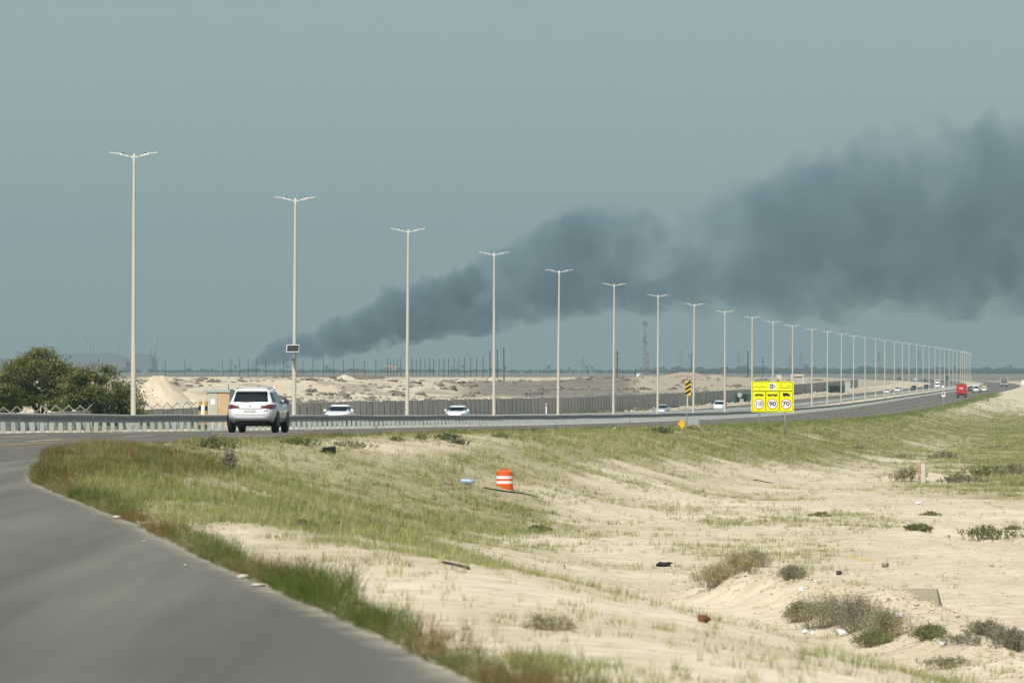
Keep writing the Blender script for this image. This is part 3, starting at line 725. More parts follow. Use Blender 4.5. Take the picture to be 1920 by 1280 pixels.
# ------------------------------------------------------------------ vehicles
class Shell:
    """a car body as a stack of rounded-rectangle outlines: (z, y_front, y_rear, half_width, exponent)"""
    def __init__(s, sl): s.s = sl
    def at(s, z):
        a = s.s
        if z <= a[0][0]: return a[0][1:]
        for p, q in zip(a[:-1], a[1:]):
            if p[0] <= z <= q[0]:
                t = (z - p[0]) / (q[0] - p[0]); return tuple(lerp(u, v, t) for u, v in zip(p[1:], q[1:]))
        return a[-1][1:]
    def body(s, n=56):
        mb = MB(); rows = []
        for z, yf, yr, hw, e in s.s:
            row = []
            for k in range(n):
                t = 2 * math.pi * k / n; c, sn = math.cos(t), math.sin(t)
                row.append((hw * math.copysign(abs(c) ** (2 / e), c), (yf + yr) / 2 + (yf - yr) / 2 * math.copysign(abs(sn) ** (2 / e), sn), z))
            rows.append(row + row[:1])
        mb.grid(rows)
        m = n + 1
        mb.f.append(tuple(range((len(rows) - 1) * m, (len(rows) - 1) * m + n))); mb.f.append(tuple(range(n - 1, -1, -1)))
        return mb
    def rear(s, x0, x1, z0, z1, out=.008, nx=8, nz=4, front=False, inset=None):
        rows = []
        for j in range(nz + 1):
            z = lerp(z0, z1, j / nz); yf, yr, hw, e = s.at(z); hl = (yf - yr) / 2 + out; yc = (yf + yr) / 2
            f = 1.0 if inset is None else lerp(1.0, inset, j / nz)
            row = []
            for i in range(nx + 1):
                x = lerp(x0, x1, i / nx) * f; u = min(abs(x) / (hw + out), .9995)
                d = hl * (1 - u ** e) ** (1 / e); row.append((x, yc + (d if front else -d), z))
            rows.append(row if front else row[::-1])
        return MB().grid(rows[::-1] if front else rows[::-1])
    def side(s, sg, lo, hi, z0, z1, out=.008, ny=8, nz=4):
        """lo, hi: (y at z0, y at z1)"""
        rows = []
        for j in range(nz + 1):
            t = j / nz; z = lerp(z0, z1, t); yf, yr, hw, e = s.at(z); hl = (yf - yr) / 2; yc = (yf + yr) / 2
            row = []
            for i in range(ny + 1):
                y = lerp(lerp(lo[0], lo[1], t), lerp(hi[0], hi[1], t), i / ny); u = min(abs(y - yc) / hl, .9995)
                row.append((sg * ((hw) * (1 - u ** e) ** (1 / e) + out), y, z))
            rows.append(row if sg < 0 else row[::-1])
        return MB().grid(rows)
SUV = Shell([(.34, 2.08, -2.12, .78, 4.2), (.44, 2.24, -2.28, .89, 4.8), (.60, 2.32, -2.35, .935, 5.2), (.82, 2.31, -2.35, .94, 5.2), (.96, 2.22, -2.32, .93, 5.2), (1.03, 1.95, -2.29, .91, 5.2),
             (1.09, 1.15, -2.24, .88, 5.2), (1.30, .74, -2.08, .80, 5), (1.48, .38, -1.93, .725, 4.8), (1.56, .22, -1.90, .69, 4.6), (1.615, .02, -1.86, .635, 4.3), (1.655, -.25, -1.68, .52, 4), (1.68, -.6, -1.4, .34, 3.5)])
SEDAN = Shell([(.26, 2.10, -2.14, .76, 5), (.36, 2.22, -2.26, .86, 6), (.52, 2.28, -2.30, .895, 6), (.70, 2.24, -2.28, .90, 6), (.80, 2.10, -2.24, .885, 6), (.88, 1.75, -2.18, .86, 6),
               (.96, 1.02, -1.72, .83, 6), (1.15, .62, -1.36, .755, 6), (1.33, .28, -1.02, .675, 6), (1.40, .10, -.88, .62, 5.5), (1.435, -.1, -.7, .50, 5), (1.45, -.3, -.5, .33, 4)])
VAN = Shell([(.34, 2.3, -2.4, .80, 5), (.44, 2.42, -2.5, .90, 6), (.62, 2.48, -2.54, .93, 7), (.95, 2.40, -2.54, .935, 7), (1.10, 2.15, -2.53, .93, 7), (1.20, 1.75, -2.52, .92, 7), (1.55, 1.42, -2.50, .89, 7),
             (1.92, 1.1, -2.46, .85, 7), (2.0, .95, -2.42, .80, 6), (2.04, .6, -2.2, .6, 5)])
WHEELS = {}
def wheel(parent, x, y, r, w=.235):
    key = (r, w)
    if key not in WHEELS:
        ty = MB().lathe([(r * .62, -w / 2), (r * .90, -w / 2), (r, -w * .36), (r, w * .36), (r * .90, w / 2), (r * .62, w / 2)], 24, 'X').mesh('tyre', M['dark'], True)
        rm = MB().lathe([(r * .64, -w * .40), (r * .30, -w * .44), (r * .1, -w * .40), (.01, w * .4), (r * .30, w * .44), (r * .64, w * .40)], 16, 'X').mesh('rim', M['rim'])
        WHEELS[key] = (ty, rm)
    t = bpy.data.objects.new('wheel', None); COL.objects.link(t); t.parent = parent; t.location = (x, y, r); t.empty_display_size = .1
    link('tyre', WHEELS[key][0], t); link('rim', WHEELS[key][1], t)
def car(name, kind, loc, rz, label, paint, group=None, cat='car', detail=True):
    S = {'suv': SUV, 'sedan': SEDAN, 'van': VAN}[kind]
    t = thing(name, loc, rz, label, cat, group)
    pm = M[paint]
    body = S.body().build('body', pm, t, True)
    r = {'suv': .365, 'sedan': .325, 'van': .35}[kind]; trk = {'suv': .815, 'sedan': .765, 'van': .80}[kind]; wb = {'suv': (1.40, -1.33), 'sedan': (1.38, -1.34), 'van': (1.55, -1.45)}[kind]
    for y in wb:
        for s in (-1, 1): wheel(t, s * trk, y, r)
    for y in wb:
        for s in (-1, 1):
            zc = r + .02; arc = [(math.cos(a) * (r + .075), math.sin(a) * (r + .075)) for a in np.linspace(-.28, math.pi + .28, 18)]
            hw = S.at(.6)[2] + .004
            MB().add([(s * hw, y + p, zc + q) for p, q in arc], [tuple(range(18)) if s < 0 else tuple(range(17, -1, -1))]).build('wheel_arch', M['black'], t)
    zu = S.s[0][0]
    MB().box((0, 0, zu - .02), (1.35, 3.9, .16)).build('underbody', M['black'], t)
    if kind == 'suv':
        rw = S.rear(-.655, .655, 1.145, 1.505, .008, 12, 6, inset=.90).build('rear_window', M['glass'], t, True)
        MB().box((0, -1.93, 1.555), (1.16, .20, .028), rx=-.08).build('spoiler', pm, t)
        MB().tube((.10, -2.255, 1.165), (-.36, -2.235, 1.195), .011).build('wiper', M['black'], rw)
        # head restraints glimpsed through the rear glass
        for s in (-1, 1):
            lo, hi = (-2.06, -1.90), (-1.02, -.98)
            S.side(s, (-1.92, -1.72), (-1.28, -1.24), 1.14, 1.50).build('side_window', M['glass'], t, True)
            S.side(s, (-1.22, -1.18), (-.30, -.36), 1.13, 1.53).build('side_window', M['glass'], t, True)
            S.side(s, (-.24, -.30), (.86, .14), 1.12, 1.53).build('side_window', M['glass'], t, True)
            S.side(s, (-2.15, -2.15), (2.1, 2.1), .44, .54, .01, 14, 1).build('sill_cladding', M['greyclad'], t)
        w_ = S.rear(-.66, .66, 1.12, 1.52, .008, 10, 5, front=True, inset=.9).build('windscreen', M['glass'], t, True)
        for s in (-1, 1):
            # wedge-shaped rear lamp wrapping on to the flank
            x0, x1 = (.40, .905) if s > 0 else (-.905, -.40)
            mb = S.rear(x0, x1, .89, 1.055, .016, 10, 3)
            lo_x = .40
            vs = []
            for (x, y, z) in mb.v:
                f = (abs(x) - .40) / .505; zz = lerp(.972 + (z - .972) * (.45 + .55 * f), z, 0); vs.append((x, y, zz))
            mb.v = vs
            lamp = mb.build('rear_lamp', M['redlamp'], t, True)
            S.side(s, (-2.24, -2.22), (-1.97, -2.05), .895, 1.05, .014, 6, 2).build('lamp_wrap', M['redlamp'], lamp, True)
            S.rear(min(s * .50, s * .86), max(s * .50, s * .86), .962, .985, .021, 6, 1).build('lamp_strip', mat('pinkish_lamp', (.24, .06, .055), .3), lamp)
            S.rear(min(s * .60, s * .84), max(s * .60, s * .84), .60, .615, .012, 4, 1).build('reflector_slot', M['greyclad'], t)
            MB().tube((s * .58, -1.55, 1.665), (s * .60, -.2, 1.69), .02).tube((s * .58, -1.55, 1.665), (s * .58, -1.68, 1.60), .02).tube((s * .615, -.2, 1.70), (s * .62, .0, 1.61), .02).build('roof_rail', M['chrome'], t)
            mir = MB().box((s * .985, .62, 1.16), (.22, .13, .16), taper=.75).build('wing_mirror', M['darkcar'], t)
            MB().box((s * .90, .60, 1.12), (.12, .05, .05)).build('mirror_stalk', M['black'], mir)
        S.rear(-.45, .45, .895, .915, .02, 8, 1).build('chrome_strip', M['chrome'], t)
        S.rear(-.235, .235, .775, .885, .012, 4, 1).build('number_plate', M['platem'], t)
        MB().lathe([(.0, 0), (.035, 0), (.045, .012), (.0, .016)], 10, 'Y', (0, -2.325, .995)).build('emblem', M['greyclad'], t)
        S.rear(-.78, .78, .42, .50, .014, 12, 2).build('rear_skid', M['greyclad'], t)
        S.rear(-.58, .58, .485, .53, .03, 10, 2).build('skid_trim', M['chrome'], t)
        S.rear(-.74, .74, .345, .43, .02, 10, 1).build('diffuser', M['black'], t)
        S.rear(-.72, .72, .66, .668, .006, 8, 1).build('bumper_seam', M['greyclad'], t)
        for s in (-1, 1):
            S.rear(min(s * .745, s * .752), max(s * .745, s * .752), .67, .885, .006, 1, 2).build('tailgate_seam', M['greyclad'], t)
        S.rear(.52, .68, .815, .835, .010, 3, 1).build('badge', M['chrome'], t)
        for s in (-1, 1):
            for yy in (-.27, -1.2): S.side(s, (yy - .006, yy - .006), (yy + .006, yy + .006), .56, 1.1, .004, 1, 4).build('door_seam', M['greyclad'], t)
            for yy in (-.45, -1.32): S.side(s, (yy, yy), (yy + .2, yy + .2), .98, 1.0, .03, 2, 1).build('door_handle', M['chrome'], t)
            S.rear(min(s * .5, s * .85), max(s * .5, s * .85), .80, .92, .012, 4, 2, front=True).build('headlight', M['chrome'], t)
    else:
        b0, b1 = {'sedan': (.985, 1.32), 'van': (1.24, 1.86)}[kind]
        hw = S.at(b0)[2]; ins = {'sedan': .86, 'van': .93}[kind]
        S.rear(-hw * .86, hw * .86, b0, b1, .008, 10, 5, front=True, inset=ins).build('windscreen', M['glass'], t, True)
        S.rear(-hw * .80, hw * .80, b0, b1, .008, 10, 5, inset=ins).build('rear_window', M['glass'], t, True)
        for s in (-1, 1):
            if kind == 'sedan':
                S.side(s, (-1.35, -.98), (-.28, -.32), 1.0, 1.32).build('side_window', M['glass'], t, True)
                S.side(s, (-.2, -.26), (.82, .22), 1.0, 1.32).build('side_window', M['glass'], t, True)
            else:
                S.side(s, (-2.2, -2.15), (.3, .3), 1.3, 1.8).build('side_window', M['glass'], t, True)
                S.side(s, (.4, .4), (1.55, 1.1), 1.3, 1.8).build('side_window', M['glass'], t, True)
            zl = {'sedan': .66, 'van': .85}[kind]
            S.rear(min(s * .5, s * .84), max(s * .5, s * .84), zl, zl + .11, .012, 5, 2, front=True).build('headlight', M['chrome'], t)
            S.rear(min(s * .5, s * .86), max(s * .5, s * .86), zl + .03, zl + .17, .012, 5, 2).build('rear_lamp', M['redlamp'], t)
            MB().box((s * (hw + .13), .66, b0 + .07), (.20, .11, .14), taper=.8).build('wing_mirror', pm, t)
        S.rear(-.34, .34, .50, .60, .014, 6, 1, front=True).build('grille', M['black'], t)
        S.rear(-.26, .26, .40, .50, .012, 4, 1, front=True).build('number_plate', M['platem'], t)
        S.rear(-.26, .26, .62, .72, .012, 4, 1).build('number_plate', M['platem'], t)
        S.rear(-.6, .6, .30, .38, .012, 6, 1, front=True).build('lower_intake', M['black'], t)
    return t
def road_at(px, Y): x = float(ray(px, Y)); return (x, Y, ZC - float(h0(Y)) + .016)
SL = lambda Y: -math.atan((float(h0(Y + 20)) - float(h0(Y - 20))) / 40)
def place(o, Y, flip): o.rotation_euler.x = -SL(Y) if flip else SL(Y)
c0 = car('suv_car', 'suv', road_at(484.5, 214), -HEAD + R(.5), 'white SUV with red rear lamps driving away on the near road', 'carwhite'); place(c0, 217, False)
BACK = math.pi - HEAD
TRAF = [(637, 398, 'sedan', 'carwhite', 'white saloon car facing us behind the guard rail, nearest of the oncoming cars', 'car'),
        (858, 480, 'sedan', 'carwhite', 'white saloon car facing us, second oncoming car from the left', 'car'),
        (1241, 690, 'sedan', 'silver', 'silver saloon car oncoming, half behind the seventh lamp post', 'car'),
        (1349, 800, 'suv', 'carwhite', 'white off-road car oncoming beside the ninth lamp post', 'car'),
        (1662.5, 1471, 'sedan', 'carwhite', 'small white car oncoming, left one of two white cars in the distance', 'car'),
        (1684, 1560, 'suv', 'carwhite', 'small white off-road car oncoming, right of the other small white car', 'car'),
        (1714, 1705, 'suv', 'darkcar', 'small dark car oncoming just right of the two small white cars', 'car'),
        (1737, 1830, 'suv', 'darkcar', 'larger dark off-road car oncoming with bright headlamps', 'car'),
        (1757, 1956, 'van', 'carwhite', 'white van oncoming at the start of the far bend', 'van'),
        (1757.5, 2480, 'van', 'carwhite', 'tiny white van following another white van round the far bend', 'van'),
        (1732, 2950, 'suv', 'darkcar', 'tiny dark car on the far bend above the dark off-road car', 'car'),
        (1715, 3120, 'suv', 'carwhite', 'tiny white car high on the far bend', 'car'),
        (1686, 3480, 'suv', 'darkcar', 'farthest dark car on the bend, leftmost up there', 'car')]
for px, Y, kd, pt, lb, ct in TRAF:
    o = car({'sedan': 'saloon_car', 'suv': 'off_road_car', 'van': 'van'}[kd], kd, road_at(px, Y), BACK + (R(8) if Y > 2600 else 0), lb, pt, 'cars coming towards us on the far carriageway', ct); place(o, Y, True)
for px, Y, kd, pt, lb, ct in [(1821, 1700, 'sedan', 'darkcar', 'dark car driving away just right of the red truck', 'car'),
                              (1830.5, 1570, 'van', 'carwhite', 'white van driving away ahead of the red truck', 'van'),
                              (1845.5, 1640, 'sedan', 'carwhite', 'white taxi with yellow roof box, right of the white van', 'taxi')]:
    o = car({'sedan': 'saloon_car', 'van': 'van'}[kd], kd, road_at(px, Y), -HEAD, lb, pt, 'vehicles driving away in the distance', ct); place(o, Y, False)
    if ct == 'taxi': MB().box((0, -.6, 1.56), (1.1, .4, .26)).build('roof_box', M['syellow'], o)

def truck(name, loc, rz, label, w, h, L, body_mat, tipper=False):
    t = thing(name, loc, rz, label, 'truck')
    if not tipper:
        bx = MB().box((0, -.2, .95 + (h - .95) / 2), (w, L, h - .95)).build('cargo_box', body_mat, t)
        MB().box((0, -.2 - L / 2 - .012, h - .06), (w, .02, .10)).build('top_rail', mat('dark_red_trim', (.25, .02, .02), .5), bx)
        for s in (-1, 1): MB().box((s * (w / 2 - .04), -.2 - L / 2 - .012, .95 + (h - .95) / 2), (.07, .02, h - 1.2)).build('corner_post', mat('dark_red_post', (.28, .02, .02), .5), bx)
        # white emblem on the rear doors
        em = MB()
        for (cx, cz, a, b_) in ((-.42, .16, .10, .26), (-.22, .16, .10, .26), (-.32, .17, .16, .08), (.08, .2, .26, .09), (-.0, .08, .09, .26), (.10, -.03, .26, .08), (.20, .08, .08, .14), (.36, .18, .12, .2), (.0, -.12, .8, .05)):
            em.box((cx, -.2 - L / 2 - .016, 2.05 + cz), (a, .012, b_))
        em.build('white_emblem', M['signwhite'], bx)
    else:
        bx = MB().box((0, -.2, 1.2 + (h - 1.2) / 2), (w, L, h - 1.2)).build('tipper_body', body_mat, t)
        for s in (-1, 1): MB().box((s * (w / 2 + .02), -.2 - L / 2, 1.2 + (h - 1.2) * .62), (.14, .16, (h - 1.2) * 1.5)).build('side_post', M['cream'], bx)
        MB().box((0, -.2 - L / 2 - .03, 1.1), (w, .05, .2)).build('tail_beam', M['signwhite'], bx)
    MB().box((0, L / 2 + .75, 1.55), (w * .94, 1.7, 1.9), taper=.93).build('cab', body_mat, t)
    MB().box((0, .3, .75), (w * .6, L + 2.2, .3)).build('chassis', M['black'], t)
    MB().box((0, -.2 - L / 2 + .05, .62), (w * .92, .12, .22)).build('rear_bumper', M['concpost'], t)
    for s in (-1, 1): MB().box((s * w * .36, -.2 - L / 2 - .02, .78), (.3, .04, .12)).build('rear_lamp', M['redlamp'], t)
    MB().box((0, -.2 - L / 2 - .03, .66), (.45, .03, .16)).build('number_plate', M['platem'], t)
    for y in (-L / 2 + .6, L / 2 + .8):
        for s in (-1, 1): wheel(t, s * (w / 2 - .22), y, .48, .42)
    return t
place(truck('red_truck', road_at(1803, 1290), -HEAD, 'red box truck with white emblem on its rear doors', 2.2, 3.15, 4.6, M['truckred']), 1290, False)
place(truck('tipper_truck', road_at(1883, 2130), -HEAD, 'dark tipper truck with pale side posts, farthest on the near road', 2.5, 3.0, 5.0, M['steel'], True), 2130, False)

# ------------------------------------------------------------------ signs
def text_part(txt, size, loc, m, parent, width=None, name='lettering', bold=0.):
    cu = bpy.data.curves.new(name, 'FONT'); cu.body = txt; cu.size = size; cu.align_x = 'CENTER'; cu.align_y = 'CENTER'; cu.extrude = .002; cu.resolution_u = 3; cu.offset = bold
    tmp = bpy.data.objects.new(name, cu); COL.objects.link(tmp)
    dg = bpy.context.evaluated_depsgraph_get(); dg.update()
    me = bpy.data.meshes.new_from_object(tmp.evaluated_get(dg)); bpy.data.objects.remove(tmp)
    me.materials.clear(); me.materials.append(m); me.name = name
    o = link(name, me, parent); o.rotation_euler = (R(90), 0, 0); o.location = loc
    if width:
        xs = [v.co.x for v in me.vertices]
        if xs: o.scale.x = width / max(.01, max(xs) - min(xs))
    return o
def rrect(cx, cz, w, h, r, n=5):
    out = []
    for (sx, sz, a0) in ((1, 1, 0), (-1, 1, 90), (-1, -1, 180), (1, -1, 270)):
        for k in range(n + 1):
            a = R(a0 + 90 * k / n); out.append((cx + sx * (w / 2 - r) + r * math.cos(a), cz + sz * (h / 2 - r) + r * math.sin(a)))
    return out[::-1]
def disc(cx, cz, r, n=28): return [(cx + r * math.cos(2 * math.pi * k / n), cz + r * math.sin(2 * math.pi * k / n)) for k in range(n)][::-1]
SY = 377.; spx = SY / F
sgx = float(ray(1448.5, SY)); sgz = zat(743.3, SY)
gz = float(G(sgx, SY))
sg = thing('speed_limit_sign', (sgx, SY, gz), R(-2), 'bright yellow speed limit board reading 110, 90 and 70 on two posts', 'sign')
W_, H_ = 79.5 * spx, 57.5 * spx; cz = sgz - gz
MB().prism(rrect(0, cz, W_, H_, .06), -.03, .02).build('board', M['yellow'], sg)
bd = MB()
def frame(cx, czz, w, h, r=.12, t=.022):
    a = rrect(cx, czz, w, h, r); b = rrect(cx, czz, w - 2 * t, h - 2 * t, r - t * .6); n = len(a)
    bd.add([(x, -.034, z) for x, z in a] + [(x, -.034, z) for x, z in b], [(k, (k + 1) % n, n + (k + 1) % n, n + k) for k in range(n)])
topz = cz + H_ / 2 - .05
th = 17.0 * spx; bh = H_ - .10 - th
frame(0, topz - th / 2, W_ - .12, th)
cw = (W_ - .12) / 3
for k in (-1, 0, 1): frame(k * cw, cz - H_ / 2 + .05 + bh / 2, cw, bh)
bd.build('border', M['signblack'], sg)
cbz = topz - th / 2
for k, s_ in ((-1, '110'), (0, '90'), (1, '70')):
    zc_ = cz - H_ / 2 + .05 + bh * .36
    ring = MB().prism(disc(k * cw, zc_, .345), -.040, -.033).build('red_ring', M['signred'], sg)
    MB().prism(disc(k * cw, zc_, .305), -.046, -.0405).build('white_disc', M['signwhite'], ring)
    text_part(s_, .40, (k * cw, -.050, zc_ + .0), M['signblack'], ring, .42 if k < 0 else .46, bold=.010)
text_part('ATTENTION', .20, (-cw + .02, -.038, cbz - .03), mat('faded_sign_ink', (.42, .40, .03), .6), sg, .78)
text_part('\uFEEA\u0640\u0640\u0640\u0640\uFE92\uFE98\uFEE7\uFE83 !', .26, (cw - .02, -.038, cbz - .02), mat('dark_sign_ink', (.16, .14, .02), .6), sg, .72)
cp = MB().prism(rrect(0, cbz, .46, .46, .04), -.040, -.033).build('camera_pictogram', M['signwhite'], sg)
ci = MB().prism(rrect(-.06, cbz + .01, .22, .30, .03), -.047, -.041)
for k in range(3): ci.box((.08 + .02 * k, -.044, cbz + .07 - .07 * k), (.04, .006, .03))
ci.add([(.13, -.044, cbz - .05), (.13, -.044, cbz + .07), (.21, -.044, cbz + .01)], [(0, 1, 2)])
ci.build('camera_icon', M['signblack'], cp)
MB().prism(disc(-.07, cbz + .03, .055, 14), -.052, -.0475).prism(rrect(-.05, cbz - .09, .14, .03, .008), -.052, -.0475).build('lens_icon', M['signwhite'], cp)
pz = cz - H_ / 2 + .05 + bh * .82
def icon(polys, nm):
    mb = MB()
    for p in polys: mb.prism(p[::-1] if False else p, -.040, -.034)
    return mb.build(nm, M['signblack'], sg)
cx_ = -cw
icon([[(cx_ - .30, pz - .06), (cx_ - .31, pz - .0), (cx_ - .18, pz + .02), (cx_ - .10, pz + .085), (cx_ + .12, pz + .085), (cx_ + .20, pz + .02), (cx_ + .31, pz - .005), (cx_ + .30, pz - .06)],
      disc(cx_ - .18, pz - .07, .045, 12), disc(cx_ + .19, pz - .07, .045, 12)], 'car_icon')
MB().prism([(cx_ - .11, pz + .02), (cx_ - .07, pz + .065), (cx_ - .0, pz + .065), (cx_ - .0, pz + .02)], -.045, -.0405).prism([(cx_ + .03, pz + .02), (cx_ + .03, pz + .065), (cx_ + .10, pz + .065), (cx_ + .14, pz + .02)], -.045, -.0405).build('icon_window', M['yellow'], sg)
icon([rrect(0, pz + .0, .66, .15, .03), disc(-.2, pz - .08, .045, 12), disc(.2, pz - .08, .045, 12)], 'bus_icon')
MB().prism(rrect(-.0, pz + .035, .58, .045, .01), -.045, -.0405).build('icon_window', M['yellow'], sg)
cx_ = cw
icon([rrect(cx_ - .05, pz + .04, .34, .16, .01), [(cx_ + .13, pz - .05), (cx_ + .13, pz + .07), (cx_ + .2, pz + .07), (cx_ + .25, pz + .0), (cx_ + .25, pz - .05)], rrect(cx_ - .0, pz - .055, .42, .04, .01), disc(cx_ - .12, pz - .08, .045, 12), disc(cx_ + .17, pz - .08, .045, 12)], 'truck_icon')
for s, px in ((-1, 1423.5), (1, 1472.5)):
    lx = float(ray(px, SY)) - sgx
    zb = float(G(sgx + lx, SY)) - gz - .3
    MB().tube((lx, .09, zb), (lx, .09, cz + H_ / 2 - .1), .065, n=10).build('post', M['signpost'], sg, True)

# black and yellow object marker beside the road
def at_off(px, off):
    Y = (43.65 - off / COSA) / (.101 - (px - 960) / F); return float(ray(px, Y)), Y
mx, my = at_off(1287, 20.6); mz = float(G(mx, my))
mk = thing('hazard_marker', (mx, my, mz), R(-3), 'tall hazard marker with slanting black and yellow stripes on thin post', 'sign')
u = my / F
MB().tube((0, .03, -.2), (.07, .03, (808 - 745) * u), .028, n=8).build('post', M['signpost'], mk, True)
pw, phh = 9.8 * u, 27.5 * u; pc = (808 - 733) * u; cxm = .09
mp = MB().prism([(cxm - pw / 2, pc - phh / 2), (cxm - pw / 2, pc + phh / 2), (cxm + pw / 2, pc + phh / 2), (cxm + pw / 2, pc - phh / 2)], -.015, .015).build('panel', M['syellow'], mk)
for zc_ in (-.30, .0, .30):
    a, b_ = pc + zc_ * phh * 1.02 - phh * .09, pc + zc_ * phh * 1.02 + phh * .06
    MB().prism([(cxm - pw / 2, a - .08), (cxm - pw / 2, b_ - .06), (cxm + pw / 2, b_ + .14), (cxm + pw / 2, a + .12)], -.022, -.0155).build('stripe', M['signblack'], mp)
# diamond reflector board leaning on a short stake
dx, dy = at_off(1278.5, 21.6); dz = float(G(dx, dy)); u = dy / F
dm = thing('diamond_marker', (dx, dy, dz), R(8), 'small leaning yellow diamond marker board with dotted reflectors', 'sign')
dc = max(.34, zat(794.5, dy) - dz); w = 7.6 * u; h_ = 9.3 * u
MB().prism([(-w, dc + .02), (.02, dc + h_), (w * .72, dc - .02 + h_ * .25), (w * .72, dc - h_ * .3), (.0, dc - h_)], -.012, .012).build('board', M['syellow'], dm)
for i in range(3):
    for j in range(3):
        MB().prism(disc((i - j) * .085 - .02, dc + (i + j - 2) * .075, .022, 8), -.017, -.0125).build('reflector', mat('amber_dot', (.55, .26, .03), .4) if i + j == 0 else bpy.data.materials['amber_dot'], dm)
MB().box((.02, .03, dc / 2 - .1), (.05, .03, dc + .2)).build('stake', M['signpost'], dm)
# bluish metal end panel
ex, ey = at_off(1301, 20.4); ez = float(G(ex, ey)); u = ey / F
ep = thing('metal_barrier_end', (ex, ey, ez), R(-3), 'blue-grey sheet metal barrier end behind the diamond marker', 'barrier')
top = zat(781.5, ey) - ez
MB().box((0, 0, top / 2 - .1), (18 * u, .08, top + .2)).box((-13 * u, .03, top * .36 - .1), (9 * u, .08, top * .75 + .15)).build('sheet', M['galvpost'], ep)
MB().box((9 * u, .06, top / 2 - .1), (.09, .1, top + .25)).build('post', M['galv'], ep)
# no-parking board and other far signs
def small_sign(name, px, off, board_y, w, h, bm_, label, disc_m=None, post=True, Y=None):
    if Y is None: x, Y = at_off(px, off)
    else: x = float(ray(px, Y))
    z = float(G(x, Y)); u = Y / F
    t = thing(name, (x, Y, z), 0, label, 'sign'); c = zat(board_y, Y) - z
    if h: MB().prism(rrect(0, c, w * u, h * u, .05), -.03, .03).build('board', bm_, t)
    else: MB().prism(disc(0, c, w * u / 2, 20), -.03, .03).build('board', bm_, t)
    if disc_m: 
        r_ = MB().prism(disc(0, c + h * u * .12, w * u * .36, 20), -.045, -.031).build('disc', disc_m, t)
        MB().prism(disc(0, c + h * u * .12, w * u * .24, 20), -.055, -.046).build('disc_centre', M['blue'], r_)
    MB().tube((0, .06, -.3), (0, .06, c + .1), .035 if Y < 1300 else .05, n=6).build('post', M['signpost'], t)
    return t
small_sign('no_parking_sign', 1769, 19.6, 739, 6.4, 9.4, M['signwhite'], 'white no-parking board with red-blue disc left of the red truck', M['signred'])
small_sign('round_sign', 1768, 3.6, 724.5, 4.8, 0, M['signwhite'], 'round white traffic sign above the no-parking board')
small_sign('guide_sign', 1776, 0, 708.5, 5.2, 9, M['green'], 'dark green guide sign far off among the lamp posts', Y=2450)
small_sign('blue_white_sign', 1919, 0, 716.5, 7, 8, M['signwhite'], 'white and blue sign cut by the right edge of the picture', Y=2050)
small_sign('round_sign', 1387, 0, 740.5, 9, 0, M['signpost'], 'grey back of a round traffic sign beside the green booth', Y=1135)
# white delineator on the far shoulder
x, Y = at_off(1024, -20.5)
t = thing('delineator_post', (x, Y, float(G(x, Y))), 0, 'slim white marker post before the panel wall', 'post')
MB().box((0, 0, .75), (.14, .10, 1.7), taper=.9).build('post', M['signwhite'], t); MB().box((0, -.055, 1.35), (.12, .012, .16)).build('band', M['signblack'], t)

# ------------------------------------------------------------------ cabinet and bollards in the median
cx0, cy0 = float(ray(410, 287)), 287.; cz0 = float(G(cx0, cy0)); u = cy0 / F
cabt = thing('utility_cabinet', (cx0, cy0, cz0), R(-14), 'pale green utility cabinet with rust-stained door behind the guard rail', 'cabinet')
ch = zat(735, cy0) - cz0
MB().box((0, .35, ch / 2 - .1), (1.20, .95, ch + .2)).build('body', M['cab'], cabt)
MB().box((0, .35, ch + .05), (1.34, 1.10, .10)).box((0, .35, ch + .12), (1.1, .9, .05)).build('roof', M['cabroof'], cabt)
d1 = MB().box((-.28, -.135, ch / 2 + .02), (.52, .03, ch - .12)).build('door', M['cab'], cabt)
d2 = MB().box((.27, -.135, ch / 2 + .02), (.52, .03, ch - .12)).build('door', M['cabrust'], cabt); d2['label'] = 'rust-stained cabinet door'
MB().box((-.26, -.155, ch * .74), (.20, .012, .26)).build('notice', M['signwhite'], d1)
MB().box((.06, -.165, ch * .5), (.03, .03, .16)).build('handle', M['greyclad'], d2)
MB().tube((.45, .2, ch + .1), (.47, .2, ch + .42), .02).build('antenna', M['wood'], cabt)
MB().box((0, .35, .1), (1.32, 1.05, .25)).build('plinth', M['conc'], cabt)
def bollard(px, Y, topy, kind, label):
    x = float(ray(px, Y)); z = float(G(x, Y)); hh = zat(topy, Y) - z
    t = thing('bollard', (x, Y, z), 0, label, 'bollard', 'bollards beside the utility cabinet')
    if kind == 'w':
        MB().box((0, 0, hh / 2 - .1), (.17, .12, hh + .2)).build('post', M['signwhite'], t); MB().box((.05, -.065, hh * .7), (.02, .012, hh * .3)).build('band', M['concpost'], t)
    else:
        n = 6
        for k in range(n):
            MB().lathe([(.085, hh * k / n - (.15 if k == 0 else 0)), (.085, hh * (k + 1) / n)], 12).build('band', M['dullyellow'] if k % 2 else M['signblack'], t, False)
    return t
bollard(375.5, 284, 752, 'y', 'yellow and black striped bollard left of the white one')
bollard(380.5, 280, 759, 'w', 'plain white bollard between two striped ones')
bollard(386.3, 285, 752, 'y', 'yellow and black striped bollard against the cabinet edge')

